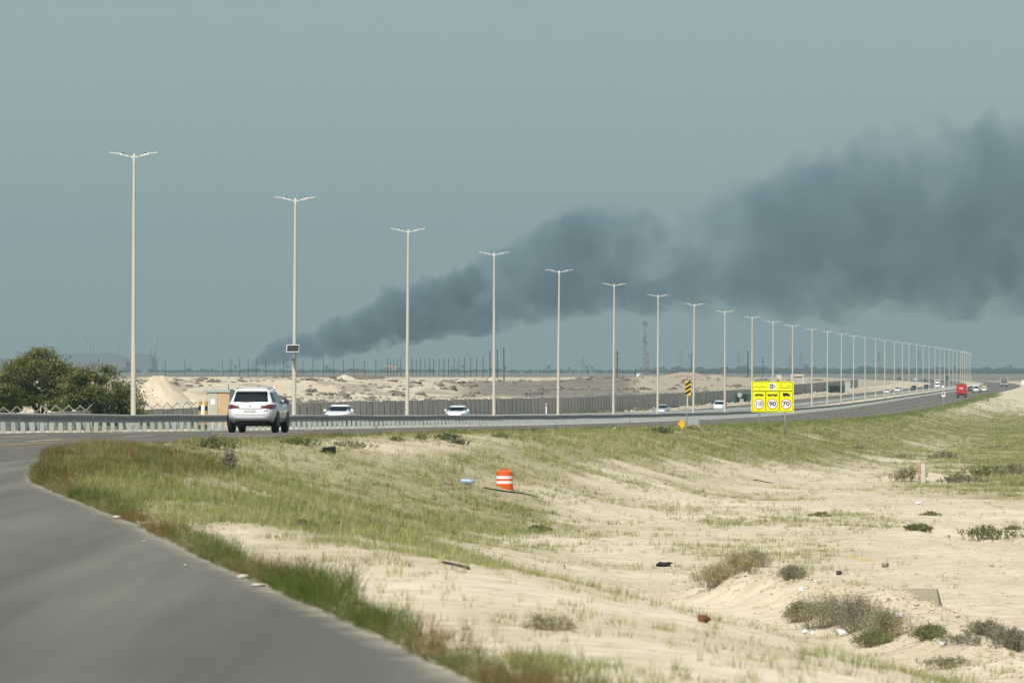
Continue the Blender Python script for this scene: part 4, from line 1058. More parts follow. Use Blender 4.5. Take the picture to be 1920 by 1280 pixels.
# ------------------------------------------------------------------ vegetation: plants and grass
LEAF = dict(
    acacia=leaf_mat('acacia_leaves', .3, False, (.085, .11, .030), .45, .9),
    acacia_lit=leaf_mat('acacia_sunlit_leaves', .3, False, (.195, .195, .075), .4, .9),  # paler copy of the leaf colour, sunlight on the outer crown painted in
    shrub=leaf_mat('shrub_leaves', .3, False, (.20, .22, .095), .4, 3.),
    dull=leaf_mat('dull_shrub_leaves', .25, False, (.34, .31, .19), .35, 3.),
    greyshrub=leaf_mat('dark_scrub_leaves', .2, False, (.25, .235, .16), .4, 3.),
    tan=leaf_mat('tan_brush_leaves', .25, False, (.40, .355, .185), .35, 3.),
    far=leaf_mat('far_tree_leaves', .2, False, (.05, .06, .035), .3, .2),
)
def quads(P, size, up=.35, aspect=1.6):
    """random leaf-sized faces at points P"""
    P = np.asarray(P, float); n = len(P)
    a = nrg.normal(size=(n, 3)); a /= np.linalg.norm(a, axis=1)[:, None]
    b = nrg.normal(size=(n, 3)); b -= (b * a).sum(1)[:, None] * a; b /= np.linalg.norm(b, axis=1)[:, None]
    s = np.asarray(size) * (.6 + .8 * nrg.random(n)); s = s[:, None]
    V = np.stack([P - a * s * aspect * .5, P + b * s * .32, P + a * s * aspect * .5, P - b * s * .32], 1).reshape(-1, 3)
    return V, np.arange(4 * n).reshape(-1, 4)
def acacia(name, base, h, rx, ry, seed, label, nclump=70, per=170, lean=0., flat=.75, leaf='acacia', profile=None):
    r_ = random.Random(seed); t = thing(name, base, 0, label, 'tree', 'acacia trees behind the guard rail')
    tr = MB(); clumps = []
    nst = 5
    for s in range(nst):
        a = r_.uniform(0, 6.28); p = Vector((r_.uniform(-.3, .3), r_.uniform(-.3, .3), -.3)); rad = r_.uniform(.10, .17)
        q = p + Vector((math.cos(a) * rx * .22 + lean * .3, math.sin(a) * ry * .2, h * r_.uniform(.28, .42))); tr.tube(p, q, rad, rad * .7, 7)
        for b in range(5):
            a2 = a + r_.uniform(-1.3, 1.3); e = q + Vector((math.cos(a2) * rx * r_.uniform(.2, .5), math.sin(a2) * ry * r_.uniform(.2, .5), h * r_.uniform(.1, .38))); tr.tube(q, e, rad * .6, rad * .25, 6)
            for c in range(3):
                e2 = e + Vector((r_.uniform(-.3, .3) * rx, r_.uniform(-.3, .3) * ry, r_.uniform(-.02, .22) * h)); tr.tube(e, e2, rad * .24, .012, 5)
    tr.build('trunk', M['bark'], t, True)
    P = []; Sz = []; P2 = []; S2 = []
    for k in range(nclump):
        a = r_.uniform(0, 6.28); rr = math.sqrt(r_.random()); x = math.cos(a) * rr * rx + lean * r_.random(); y = math.sin(a) * rr * ry
        top = h * (profile(x / rx) if profile else (1 - .55 * (rr ** 2)))
        z = top * r_.uniform(.06, 1.0) ** .8
        cr = r_.uniform(.28, .55) * h / 5.2 * 1.1
        n = int(per * r_.uniform(.6, 1.3))
        g = nrg.normal(size=(n, 3)) * np.array([cr, cr, cr * .55]) * .62
        P.append(g + np.array([x, y, z])); Sz.append(np.full(n, .13))
        # wispy outer sprays
        if z > top * .55:
            n2 = int(per * .5); g2 = nrg.normal(size=(n2, 3)) * np.array([cr * 1.5, cr * 1.5, cr * .5]) * .7
            P2.append(g2 + np.array([x, y, z + cr * .45])); S2.append(np.full(n2, .12))
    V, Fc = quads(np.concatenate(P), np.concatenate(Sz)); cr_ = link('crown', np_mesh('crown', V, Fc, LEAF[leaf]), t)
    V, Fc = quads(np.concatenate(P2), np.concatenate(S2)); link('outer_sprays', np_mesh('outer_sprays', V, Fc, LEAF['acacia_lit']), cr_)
    return t
def tree_base(px, Y): x = float(ray(px, Y)); return Vector((x, Y, float(G(x, Y)) - .05))
# the trees stand on the bank behind the wall, their lower boughs hang over it
tb = tree_base(78, 470); acacia('acacia_tree', tb, zat(656, 470) - tb.z, 5.0, 3.6, 3, 'broad green acacia tree at the left edge with wispy feathery top', 190, 190,
                                profile=lambda u: .62 + .38 * math.exp(-((u + .05) / .42) ** 2) - .12 * max(0, u - .5))
tb = tree_base(196, 452); acacia('acacia_tree', tb, zat(690, 452) - tb.z, 3.3, 2.6, 8, 'darker low acacia tree spilling right towards the nearest lamp post', 130, 200,
                                profile=lambda u: 1.0 - .30 * max(0, u) - .28 * max(0, u) ** 2 - .10 * max(0, -u))
tb = tree_base(8, 490); acacia('acacia_tree', tb, zat(684, 490) - tb.z, 3.0, 2.6, 12, 'low acacia bush cut off by the left picture edge', 55, 170)

def shrub(name, base, h, rx, ry, seed, label, n_tw=60, leaves=900, leaf='shrub', lsize=.03, upright=.6, group='desert shrubs on the sandy field', tw_r=.006, cat='shrub'):
    r_ = random.Random(seed); t = thing(name, base, 0, label, cat, group)
    tw = MB(); pts = []
    for k in range(n_tw):
        bx, by = r_.gauss(0, .42) * rx, r_.gauss(0, .42) * ry
        p = Vector((bx, by, -.04)); hh = h * r_.uniform(.5, 1.0) * math.exp(-((bx / rx) ** 2 + (by / ry) ** 2) * .55)
        d = Vector((bx / rx * (1 - upright) * rx + r_.gauss(0, .12) * h, by / ry * (1 - upright) * ry + r_.gauss(0, .12) * h, hh))
        m_ = p + d * .55 + Vector((r_.gauss(0, .04) * h, r_.gauss(0, .04) * h, .02)); e = p + d
        tw.tube(p, m_, tw_r, tw_r * .7, 3, False).tube(m_, e, tw_r * .7, tw_r * .3, 3, False)
        for j in range(3):
            q = m_ + (e - m_) * r_.random(); f = q + Vector((r_.gauss(0, .16), r_.gauss(0, .16), abs(r_.gauss(0, .16)))) * h * .8
            tw.tube(q, f, tw_r * .45, tw_r * .2, 3, False); pts += [q, f, (q + f) / 2]
        pts += [p + d * r_.uniform(.25, 1.0) for _ in range(3)]
    tw.build('twigs', M['twig'], t)
    pts = np.array([tuple(p) for p in pts]); idx = nrg.integers(0, len(pts), leaves)
    V, Fc = quads(pts[idx] + nrg.normal(size=(leaves, 3)) * .05 * max(h, .3), np.full(leaves, lsize))
    link('foliage', np_mesh('foliage', V, Fc, LEAF[leaf]), t)
    return t
SH = [  # px, py of the foot, height px, half-width px, leaf, label
    (1345, 1098, 42, 46, 'tan', 'low tan brush at the left foot of the sand mound'),
    (1385, 1075, 46, 36, 'tan', 'tall feathery tan-green bush on the sand mound crest'),
    (1418, 1062, 34, 22, 'dull', 'short upright tuft at the right end of the mound-top bush'),
    (1545, 1178, 66, 55, 'dull', 'dark brown-green thicket on the litter-strewn mound side'),
    (1605, 1185, 78, 50, 'greyshrub', 'tallest dark dry bush in the middle of the littered thicket'),
    (1660, 1198, 58, 55, 'dull', 'greyish dry bush at the right of the littered thicket'),
    (1640, 1210, 32, 36, 'shrub', 'small green shrub at the foot of the dark thicket'),
    (1500, 1165, 40, 26, 'shrub', 'green shrub at the left end of the dark thicket'),
    (1745, 1196, 26, 30, 'shrub', 'small green bush low on the mound beside white litter'),
    (1800, 1205, 20, 40, 'greyshrub', 'thin grey weeds at the right foot of the mound'),
    (1850, 1193, 34, 34, 'greyshrub', 'dark dry bush behind the mound near the right edge'),
    (1900, 1218, 40, 34, 'greyshrub', 'dark dry bush cut by the right picture edge'),
    (1780, 1252, 22, 46, 'greyshrub', 'low dark weeds at the bottom right corner'),
    (1850, 1010, 26, 52, 'shrub', 'row-like dark green shrub on bare sand at the right'),
    (1903, 993, 12, 12, 'shrub', 'tiny green shrub at the right edge on bare sand'),
    (1722, 994, 18, 20, 'shrub', 'small dark green shrub right of the sand track'),
    (1745, 966, 11, 14, 'shrub', 'tiny dark shrub below the white marker post'),
    (1540, 968, 13, 14, 'shrub', 'tiny bright green shrub alone on sparse sand'),
    (1487, 1083, 26, 22, 'greyshrub', 'thin grey weed tuft on the mound flank'),
    (710, 985, 18, 18, 'dull', 'small dull bush in the meadow left of the sandy patch'),
    (570, 990, 16, 12, 'shrub', 'small green weed clump near the meadow edge'),
    (430, 880, 34, 10, 'greyshrub', 'slim grey-green upright weed near the gore'),
    (405, 842, 26, 34, 'shrub', 'dense green bush at the road edge under the white car'),
    (560, 834, 20, 26, 'shrub', 'green bush at the road edge right of the white car'),
    (655, 838, 18, 34, 'dull', 'rusty green bush by the road below the nearest oncoming car'),
    (742, 826, 12, 10, 'shrub', 'tiny round green bush at the road edge, left one of a pair'),
    (790, 824, 14, 9, 'shrub', 'tiny round green bush at the road edge, right one of a pair'),
    (838, 826, 20, 20, 'shrub', 'green bush at the road edge before the fourth lamp post'),
    (858, 832, 16, 16, 'greyshrub', 'darker low bush overlapping the one before the fourth lamp post'),
    (940, 820, 12, 16, 'shrub', 'flat green bush on the road edge below the fourth lamp post'),
    (1004, 812, 14, 16, 'shrub', 'green clump at the left end of the rusty grass strip'),
    (1240, 812, 16, 16, 'shrub', 'dark green bush left of the yellow diamond marker'),
    (1215, 812, 12, 18, 'shrub', 'low green bush further left of the diamond marker'),
    (1302, 806, 14, 14, 'tan', 'straw coloured bush in front of the metal barrier end'),
    (1440, 806, 8, 8, 'shrub', 'tiny green bush between the posts of the yellow board'),
    (1700, 902, 26, 40, 'dull', 'low bush at the left of the white marker post hump'),
    (1800, 905, 20, 34, 'greyshrub', 'dark bush right of the white marker post'),
    (1850, 895, 24, 46, 'shrub', 'broad dark green scrub near the right edge'),
    (1900, 890, 24, 34, 'greyshrub', 'dark scrub at the right edge beyond the marker post'),
    (1770, 860, 18, 22, 'greyshrub', 'dark dry bush on the pale stony patch'),
    (1690, 858, 10, 24, 'greyshrub', 'flat dark bush left on the pale stony patch'),
    (1610, 842, 9, 18, 'greyshrub', 'low dark bush far left on the pale stony patch'),
    (1870, 842, 12, 40, 'shrub', 'wide low green scrub above the stony patch at right'),
    (1030, 1180, 18, 12, 'dull', 'small weed beside the grassy verge in the foreground'),
    (1010, 995, 16, 14, 'shrub', 'small green weed at the edge of the meadow centre'),
]
for k, (px, py, hp, wp, lf, lb) in enumerate(SH):
    p = on_ground(px, py); u = p.y / F
    h = max(.18, hp * u); rx = max(.15, wp * u)
    near = p.y < 130
    shrub('desert_shrub', p, h * (1.1 if hp > 20 else .85), rx * (1 if hp > 20 else 1.25), max(rx * .8, .4), 100 + k, lb, 200 if near and hp > 24 else 70, 5500 if near and hp > 24 else (1700 if hp > 14 else 550), lf,
          lsize=(.017 if near else .04) if p.y < 250 else .06, upright=.8, tw_r=.0028 if near else .006)
for k, (px, off, hh, rx, lb) in enumerate([(905, -29, 1.1, 1.6, 'green shrub at the wall foot left of the fourth lamp post'), (985, -28, .9, 2.2, 'low green shrubs at the wall foot left of the slim white post'),
                                         (1090, -27, .9, 2.6, 'dark green shrubs at the wall foot between fifth and sixth lamp posts'), (1150, -27, .8, 2.2, 'dark weeds at the wall foot behind the sixth lamp post'),
                                         (1215, -25, .8, 3., 'dark weeds on the far shoulder left of the silver car'), (1320, -25, .8, 4., 'brown weeds on the far shoulder left of the white off-road car')]):
    x, Y = at_off(px, off)
    shrub('desert_shrub', gpt(x, Y), hh, rx, rx * 2, 300 + k, lb, 50, 900, 'shrub' if k < 3 else 'dull', .12, .6, 'shrubs at the foot of the panel wall', .012)

# dense low growth along the right-hand road edge
def blades(n, h, spread, w, bend, seg=2, seed=0, head=0.):
    """one grass tuft"""
    r_ = random.Random(seed); mb = MB()
    for k in range(n):
        a = r_.uniform(0, 6.283); rr = spread * math.sqrt(r_.random()); bx, by = math.cos(a) * rr * .5, math.sin(a) * rr * .5
        hh = h * r_.uniform(.45, 1.0); a2 = a + r_.uniform(-1.2, 1.2); lean = bend * r_.uniform(.2, 1.); fx, fy = math.cos(a2), math.sin(a2)
        b_ = r_.uniform(0, 3.14); sx, sy = math.cos(b_) * w / 2, math.sin(b_) * w / 2
        rows = []
        for i in range(seg + 1):
            t = i / seg; o = lean * hh * t * t; ww = 1 - .85 * t
            if head and t == 1: ww = head
            c = (bx + fx * o, by + fy * o, hh * t); rows.append(((c[0] - sx * ww, c[1] - sy * ww, c[2]), (c[0] + sx * ww, c[1] + sy * ww, c[2])))
        mb.grid(rows)
    return mb
GRASS = leaf_mat('grass_blades', .3, True)
def source_set(nm, specs):
    c = bpy.data.collections.new(nm)
    for k, sp_ in enumerate(specs):
        o = bpy.data.objects.new(f'{nm}_{k:02d}', blades(*sp_).mesh(f'{nm}_{k:02d}', GRASS)); c.objects.link(o)
    return c
tuft_c = source_set('grass_tuft', [(16, .24, .30, .012, .5, 2, 1), (12, .30, .22, .010, .35, 2, 2), (20, .16, .40, .014, .7, 2, 3), (9, .34, .16, .010, .3, 2, 4), (14, .20, .34, .016, .6, 2, 5)])
verge_c = source_set('verge_tuft', [(26, .42, .26, .0065, .5, 3, 11), (22, .50, .20, .006, .4, 3, 12, .9), (30, .30, .34, .008, .7, 3, 13), (18, .56, .18, .0055, .45, 3, 14, 1.1), (26, .36, .3, .009, .6, 3, 15)])
def scatter(name, P, scale, rot, tint, coll, nvar):
    me = bpy.data.meshes.new(name); n = len(P)
    me.vertices.add(n); me.vertices.foreach_set('co', np.ascontiguousarray(P, np.float32).ravel())
    def at(nm, ty, arr, key): q = me.attributes.new(nm, ty, 'POINT'); q.data.foreach_set(key, np.ascontiguousarray(arr).ravel())
    at('sc', 'FLOAT_VECTOR', scale.astype(np.float32), 'vector'); at('rot', 'FLOAT_VECTOR', rot.astype(np.float32), 'vector')
    at('ix', 'INT', nrg.integers(0, nvar, n).astype(np.int32), 'value')
    at('tint', 'FLOAT_COLOR', np.concatenate([tint, np.ones((n, 1))], 1).astype(np.float32), 'color')
    o = link(name, me)
    g = bpy.data.node_groups.new(name, 'GeometryNodeTree'); g.interface.new_socket('Geometry', in_out='INPUT', socket_type='NodeSocketGeometry'); g.interface.new_socket('Geometry', in_out='OUTPUT', socket_type='NodeSocketGeometry')
    N = g.nodes; gi = N.new('NodeGroupInput'); go = N.new('NodeGroupOutput'); ip = N.new('GeometryNodeInstanceOnPoints'); ci = N.new('GeometryNodeCollectionInfo')
    ci.inputs['Collection'].default_value = coll; ci.inputs['Separate Children'].default_value = True; ci.inputs['Reset Children'].default_value = True
    ip.inputs['Pick Instance'].default_value = True
    def na(nm, ty): q = N.new('GeometryNodeInputNamedAttribute'); q.data_type = ty; q.inputs['Name'].default_value = nm; return q.outputs['Attribute']
    g.links.new(gi.outputs[0], ip.inputs['Points']); g.links.new(ci.outputs[0], ip.inputs['Instance']); g.links.new(na('ix', 'INT'), ip.inputs['Instance Index'])
    g.links.new(na('rot', 'FLOAT_VECTOR'), ip.inputs['Rotation']); g.links.new(na('sc', 'FLOAT_VECTOR'), ip.inputs['Scale']); g.links.new(ip.outputs[0], go.inputs[0])
    md = o.modifiers.new('tufts', 'NODES'); md.node_group = g
    return o
PAL = np.array([(.105, .155, .028), (.200, .232, .068), (.300, .312, .125), (.47, .425, .215), (.31, .200, .088), (.175, .22, .10)])   # deep green, green, olive, straw, rust, grey-green
def tints(w):
    """rows of weights over PAL -> colours with variation"""
    w = w / w.sum(1, keepdims=True); c = np.cumsum(w, 1); r_ = nrg.random((len(w), 1)); k = np.minimum((r_ > c).sum(1), len(PAL) - 1)
    k2 = np.minimum((nrg.random((len(w), 1)) > c).sum(1), len(PAL) - 1); t = nrg.random((len(w), 1)) * .5
    return (PAL[k] * (1 - t) + PAL[k2] * t) * nrg.uniform(.85, 1.35, (len(w), 1))
# field grass
N0 = 560000
Y = 34 + (1350 - 34) * nrg.random(N0) ** 2.0
X = Y * nrg.uniform(-.108, .112, N0)
keep = X > np.where(Y < 150, slipX(Y), mainX(Y)) + np.where(Y < 150, .35, .7)
X, Y = X[keep], Y[keep]; Z = G(X, Y); px, py = project(X, Y, Z); v = veg(X, Y, Z)
patch = fbm(X / 3.2, Y / 6.5, 51, 5); fine = fbm(X / .9, Y / 1.8, 83, 3)
dens = np.clip(v * 1.25 - .03, 0, 1) ** 1.05 * sstep((patch - .28 + (v - .5) * .40) / .26) * (.16 + 1.15 * sstep((fine - .30) / .4))
dens = np.maximum(dens, .02 * (fine > .45))
dens = dens * np.interp(Y, [30, 110, 200, 400, 760, 1350], [1., 1, .95, .85, .8, .8])
k = nrg.random(len(X)) < dens
X, Y, Z, px, py, v = X[k], Y[k], Z[k], px[k], py[k], v[k]; n = len(X)
sc_ = np.interp(v, [0, .3, .8, 1], [.52, .64, .74, .92]) * nrg.uniform(.55, 1.35, n) * np.interp(Y, [60, 120, 300, 760, 1350], [.75, .85, .9, 1.1, 1.5])
scale = np.stack([sc_ * np.interp(Y, [100, 400, 1350], [1, 1.8, 3.0])] * 2 + [sc_], 1); rot = np.stack([nrg.normal(0, .12, n), nrg.normal(0, .12, n), nrg.uniform(0, 6.28, n)], 1)
w = np.tile(np.array([[.10, .9, 1.9, .9, .05, .35]]), (n, 1))
hue = fbm(X / 9., Y / 18., 91, 3)
w[:, 3] += 1.6 * sstep((hue - .5) / .2) + .2 * (v < .4); w[:, 2] += 1.6 * (v < .4); w[:, 1] += 1.2 * sstep((.5 - hue) / .2); w[:, 0] += .5 * sstep((.42 - hue) / .15)
right = sstep((px - 1150) / 200) * (py < 880); w[:, 1] += right * 1.0; w[:, 3] *= 1 - .5 * right
near_l = (px < 420) & (py < 920); w[near_l, 0] += 1.5; w[near_l, 4] += 1.2
P = np.stack([X, Y, Z - .01], 1)
tag(scatter('field_grass', P, scale, rot, tints(w), tuft_c, 5), 'thin green and straw coloured grass growing over the sandy field', 'grass', kind='stuff')
print('field tufts', n)
# tall dense grass on the verge of the slip road and round the gore
def verge_pts(n, wid):
    Yv = 28 + (150 - 28) * nrg.random(n) ** 1.0; d = np.abs(nrg.normal(0, 1, n)) * wid * (.55 + .9 * vnoise(Yv / 2.5, Yv * 0, 5)) - .12
    return slipX(Yv) + d , Yv, d
X1, Y1, d1 = verge_pts(11000, .25)
Y2 = 148 + (300 - 148) * nrg.random(6500) ** 1.2; d2 = np.abs(nrg.normal(0, 1, 6500)) * 1.1 + .1; X2 = mainX(Y2) + d2
a_ = nrg.uniform(0, 6.28, 6500); r2 = np.sqrt(nrg.random(6500)); X3 = -9.7 + 2.3 * r2 * np.cos(a_) + (nrg.random(6500)) * 1.2; Y3 = 134 + 26 * r2 * np.sin(a_)
X = np.concatenate([X1, X2, X3]); Y = np.concatenate([Y1, Y2, Y3]); d = np.concatenate([d1, d2, np.full(6500, .6)])
k = (X > np.where(Y < 150, slipX(Y), mainX(Y)) - .12); X, Y, d = X[k], Y[k], d[k]
pn = fbm(X / 1.5, Y / 3.0, 23, 4); k = nrg.random(len(X)) < np.clip(.35 + 1.7 * (pn - .25), .15, 1); X, Y, d, pn = X[k], Y[k], d[k], pn[k]
Z = G(X, Y); n = len(X); hn = fbm(X / 2.2, Y / 5., 29, 3); px, py = project(X, Y, Z)
sc_ = np.clip(.05 + 1.75 * hn, .2, 2) * nrg.uniform(.55, 1.3, n) * np.interp(d, [-.1, .15, .8, 2.2], [.55, .9, 1.0, .6]) * np.interp(Y, [30, 60, 100, 135, 160, 262], [.50, .52, .56, .55, .40, .34])
scale = np.stack([sc_ * np.interp(Y, [40, 160], [1., 1.6])] * 2 + [sc_], 1); rot = np.stack([nrg.normal(0, .15, n), nrg.normal(.05, .15, n), nrg.uniform(0, 6.28, n)], 1)
w = np.tile(np.array([[1.6, 1.5, .5, .35, .12, .25]]), (n, 1)); hu = fbm(X / 1.6, Y / 4., 43, 3)
w[:, 4] += 4.5 * sstep((hu - .53) / .08); w[:, 3] += 2.6 * sstep((fbm(X / 1.2, Y / 3., 47, 3) - .54) / .10); w[:, 0] += 3.0 * sstep((.47 - hu) / .08)
gore = (px > 60) & (px < 260) & (py > 835) & (py < 925); w[gore, 4] += 1.8; w[gore, 3] += .8
tag(scatter('verge_grass', np.stack([X, Y, Z - .02], 1), scale, rot, tints(w) * .66, verge_c, 5), 'tall rank green and rust coloured grass along the road edges', 'grass', kind='stuff')
# dark green low growth beside the main road further off
Y = 330 + (1500 - 330) * nrg.random(5200) ** 1.4; X = mainX(Y) + np.abs(nrg.normal(0, 1, len(Y))) * 1.3 + .35
k = nrg.random(len(X)) < np.clip(2.4 * (fbm(X / 3., Y / 14., 57, 4) - .36), 0, 1); X, Y = X[k], Y[k]; n = len(X)
sc_ = nrg.uniform(.9, 2.0, n) * np.interp(Y, [330, 1500], [.9, 1.7]); scale = np.stack([sc_ * 2.4, sc_ * 2.4, sc_ * .36], 1); rot = np.stack([nrg.normal(0, .1, n), nrg.normal(0, .1, n), nrg.uniform(0, 6.28, n)], 1)
tag(scatter('roadside_growth', np.stack([X, Y, G(X, Y) - .02], 1), scale, rot, tints(np.tile(np.array([[2., .8, .3, .1, .05, .6]]), (n, 1))), verge_c, 5), 'dark green weeds fringing the right edge of the far road', 'weeds', kind='stuff')
# median and rail-foot weeds
Y = 196 + (700 - 196) * nrg.random(1500) ** 1.3; X = off_x(Y, 0) + nrg.uniform(-3.6, 4.3, len(Y))
k = nrg.random(len(X)) < np.clip(4 * (fbm(X / 2., Y / 9., 77, 3) - .5), 0, 1); X, Y = X[k], Y[k]; n = len(X)
sc_ = nrg.uniform(.5, 1.0, n); scale = np.stack([sc_ * 1.4, sc_ * 1.4, sc_], 1); rot = np.stack([nrg.normal(0, .1, n), nrg.normal(0, .1, n), nrg.uniform(0, 6.28, n)], 1)
tag(scatter('median_weeds', np.stack([X, Y, G(X, Y) - .02], 1), scale, rot, tints(np.tile(np.array([[1.2, 1., .8, .5, .05, .4]]), (n, 1))), verge_c, 5), 'scattered weeds at the guard rail foot and in the median', 'weeds', kind='stuff')
# dark scrub dotting the sand bank behind the wall
Y = 620 + (2300 - 620) * nrg.random(17000) ** 1.3; X = Y * nrg.uniform(-.10, .07, len(Y)); off = (X - CX(Y)) * COSA
k = (off < WALL_OFF - 6) & (nrg.random(len(X)) < np.clip(2.2 * (fbm(X / 5., Y / 40., 61, 5) - .47), 0.015, .6)); X, Y = X[k], Y[k]
S = nrg.uniform(.08, .20, len(X)) * (1 + 2.2 * nrg.random(len(X)) ** 5) * np.interp(Y, [620, 2300], [1, 1.8]); S3 = np.stack([S * 1.8, S * 1.5, S * .7], 1)
V, Fc = balls(np.stack([X, Y, G(X, Y) + S * .15], 1), S3, ICO1); V += nrg.normal(0, 1, V.shape) * np.repeat(S, len(ICO1[0]))[:, None] * .28
tag(link('desert_scrub', np_mesh('desert_scrub', V, Fc, mat('dark_desert_scrub', (.145, .13, .105), .95, var=.35, scale=.8))), 'dark low scrub dotted over the sand bank behind the wall', 'scrub', kind='stuff')
# pale stones and rubble on the far shoulder and on the field
def stones(name, X, Y, S, m, label):
    V, Fc = balls(np.stack([X, Y, G(X, Y) + S * .2], 1), np.stack([S * 1.2, S, S * .7], 1), ICO1); V += nrg.normal(0, 1, V.shape) * np.repeat(S, len(ICO1[0]))[:, None] * .16
    tag(link(name, np_mesh(name, V, Fc, m)), label, 'stones', kind='stuff')
Y = 900 + 1000 * nrg.random(900); X = off_x(Y, nrg.uniform(-33, -20, 900)); k = fbm(X / 4, Y / 30, 15, 3) > .48; stones('rubble', X[k], Y[k], nrg.uniform(.15, .5, k.sum()), M['rock'], 'pale rubble strewn along the far shoulder below the wall')
Y = 66 + 200 * nrg.random(5000) ** 1.4; X = Y * nrg.uniform(-.1, .1, 5000); k = X > np.where(Y < 150, slipX(Y), mainX(Y)) + 1.5; stones('pebbles', X[k], Y[k], nrg.uniform(.006, .022, k.sum()), M['rock'], 'small pale stones scattered on the sandy field')
# crumbly clods on the spoil mound
tt = nrg.random(1500); mp_ = np.array(MOUND); ii = np.minimum((tt * (len(mp_) - 1)).astype(int), len(mp_) - 2); fr = tt * (len(mp_) - 1) - ii
X = mp_[ii, 0] * (1 - fr) + mp_[ii + 1, 0] * fr + nrg.normal(0, .55, 1500); Y = mp_[ii, 1] * (1 - fr) + mp_[ii + 1, 1] * fr + nrg.normal(0, 1.2, 1500)
stones('mound_clods', X, Y, nrg.uniform(.008, .03, 1500), mat('sandy_clod', (.52, .45, .33), .95, var=.15, scale=4), 'sandy clods crumbling over the spoil mound')

# ------------------------------------------------------------------ things lying on the field
def put(px, py): p = on_ground(px, py); return p, p.y / F
# traffic drum
p, u = put(946, 915); 
dr = thing('traffic_drum', p, R(10), 'orange and white striped traffic drum standing on the sandy field', 'traffic drum')
w = 16.2 * u; H = 36.5 * u
bands = [(-.12, .0, 'drum', 1.03), (.0, .24, 'drum', 1.0), (.24, .38, 'drumwhite', .985), (.38, .49, 'drum', .975), (.49, .63, 'drumwhite', .965), (.63, .80, 'drum', .955)]
for a, b, m_, k in bands: MB().lathe([(w * k, H * a), (w * k * .995, H * b)], 24).build('band', M[m_], dr, False)
MB().lathe([(w * .955, H * .80), (w * .90, H * .84), (w * .80, H * .88), (w * .62, H * .915), (w * .5, H * .92)], 24).build('shoulder', M['drum'], dr, True)
MB().box((-.10, 0, H * .93), (.05, .05, .07)).box((.10, 0, H * .93), (.05, .05, .07)).box((0, 0, H * .97), (.25, .05, .035)).build('handle', M['drum'], dr)
# plastic water jug lying on its side
p, u = put(876, 909)
jg = thing('water_jug', p + Vector((0, 0, 5.5 * u)), R(-6), 'crumpled blue clear plastic water jug lying near the traffic drum', 'jug')
r_ = 6.2 * u; L_ = 13.5 * u
MB().lathe([(r_ * .3, -L_), (r_ * .9, -L_ * .92), (r_, -L_ * .6), (r_ * .93, -L_ * .5), (r_, -L_ * .4), (r_ * .95, -L_ * .1), (r_ * .88, 0), (r_ * .97, L_ * .12), (r_ * .92, L_ * .5), (r_ * .7, L_ * .75), (r_ * .3, L_ * .95), (r_ * .28, L_ * 1.05)], 18, 'X').build('body', M['jug'], jg, True)
MB().lathe([(r_ * .32, -L_ * 1.08), (r_ * .32, -L_ * .99)], 12, 'X').build('cap', M['blue'], jg)
def strand(name, pts, r, m, label, cat, group=None):
    P = [put(x, y)[0] + Vector((0, 0, r * .6)) for x, y in pts]; mb = MB()
    Q = []
    for i in range(len(P) - 1):
        for k in range(6):
            q = P[i].lerp(P[i + 1], k / 6); q.z = float(G(q.x, q.y)) + r * .6 + .01; Q.append(q)
    Q.append(P[-1])
    for a, b in zip(Q[:-1], Q[1:]): mb.tube(a, b, r, n=6)
    return tag(mb.build(name, m, None, True), label, cat, group)
strand('hose', [(908, 916), (935, 920), (965, 924), (992, 929), (1008, 934)], .022, M['dark'], 'dark hose lying on the sand in front of the traffic drum', 'hose')
strand('hose', [(830, 1056), (862, 1063), (880, 1068)], .014, M['dark'], 'short dark hose piece on bare sand below the meadow', 'hose')
strand('marking_tape', [(1588, 1044), (1615, 1049), (1645, 1053)], .009, M['syellow'], 'thin yellow tape strung across the sparse grass', 'tape')
strand('stick', [(1412, 900), (1430, 903), (1448, 906)], .02, M['wood'], 'thin dark stick lying on bare sand below the yellow board', 'stick')
def lump(name, px, py, wp, hp, m, label, cat, seed, squash=1., facets=ICO1, sink=.25, rough=.18, group=None):
    p, u = put(px, py); V, Fc = facets; r0 = np.random.default_rng(seed)
    V = V * np.array([wp / 2 * u, wp / 2 * u * .8, hp / 2 * u]); V = V * (1 + r0.normal(0, rough, (len(V), 1))); V[:, 2] += hp / 2 * u * (1 - sink)
    o = link(name, np_mesh(name, V, Fc, m)); o.location = p; o.rotation_euler = (0, 0, r0.uniform(0, 6)); return tag(o, label, cat, group)
lump('boulder', 1660, 1063, 17, 13, M['rock'], 'pale rounded boulder beside the sand track', 'rock', 3)
lump('stone', 1573, 1078, 12, 10, mat('dark_stone', (.06, .055, .05), .9), 'small dark stone on the mound crest', 'stone', 4)
lump('rust_fragment', 1316, 1166, 32, 15, M['rust'], 'rusty brown scrap fragment on bare sand', 'scrap', 6, facets=ICO0, rough=.22)
lump('black_cloth', 1245, 1062, 30, 9, M['black'], 'crumpled black plastic sheet on the sand', 'litter', 8, rough=.35)
lump('tyre_scrap', 632, 990, 22, 12, M['dark'], 'torn dark tyre scrap in the meadow', 'scrap', 9, rough=.35)
lump('tyre_scrap', 655, 994, 24, 9, M['dark'], 'flat dark rubber strip right of the tyre scrap', 'scrap', 10, rough=.35)
lump('stone', 1005, 808, 6, 5, M['litter'], 'tiny white stone at the far road edge', 'stone', 12)
lump('stone', 1152, 806, 6, 5, M['litter'], 'tiny white lump on the road edge left of the green bush', 'stone', 13)
p, u = put(617, 850)
bx = thing('plastic_crate', p, R(20), 'broken black plastic crate in the grass near the white car', 'crate')
MB().box((0, 0, .09), (21 * u, .3, .2), ry=-.12).build('shell', M['black'], bx); MB().box((-11 * u, .05, .05), (12 * u, .2, .06), ry=.3).build('loose_flap', M['dark'], bx)
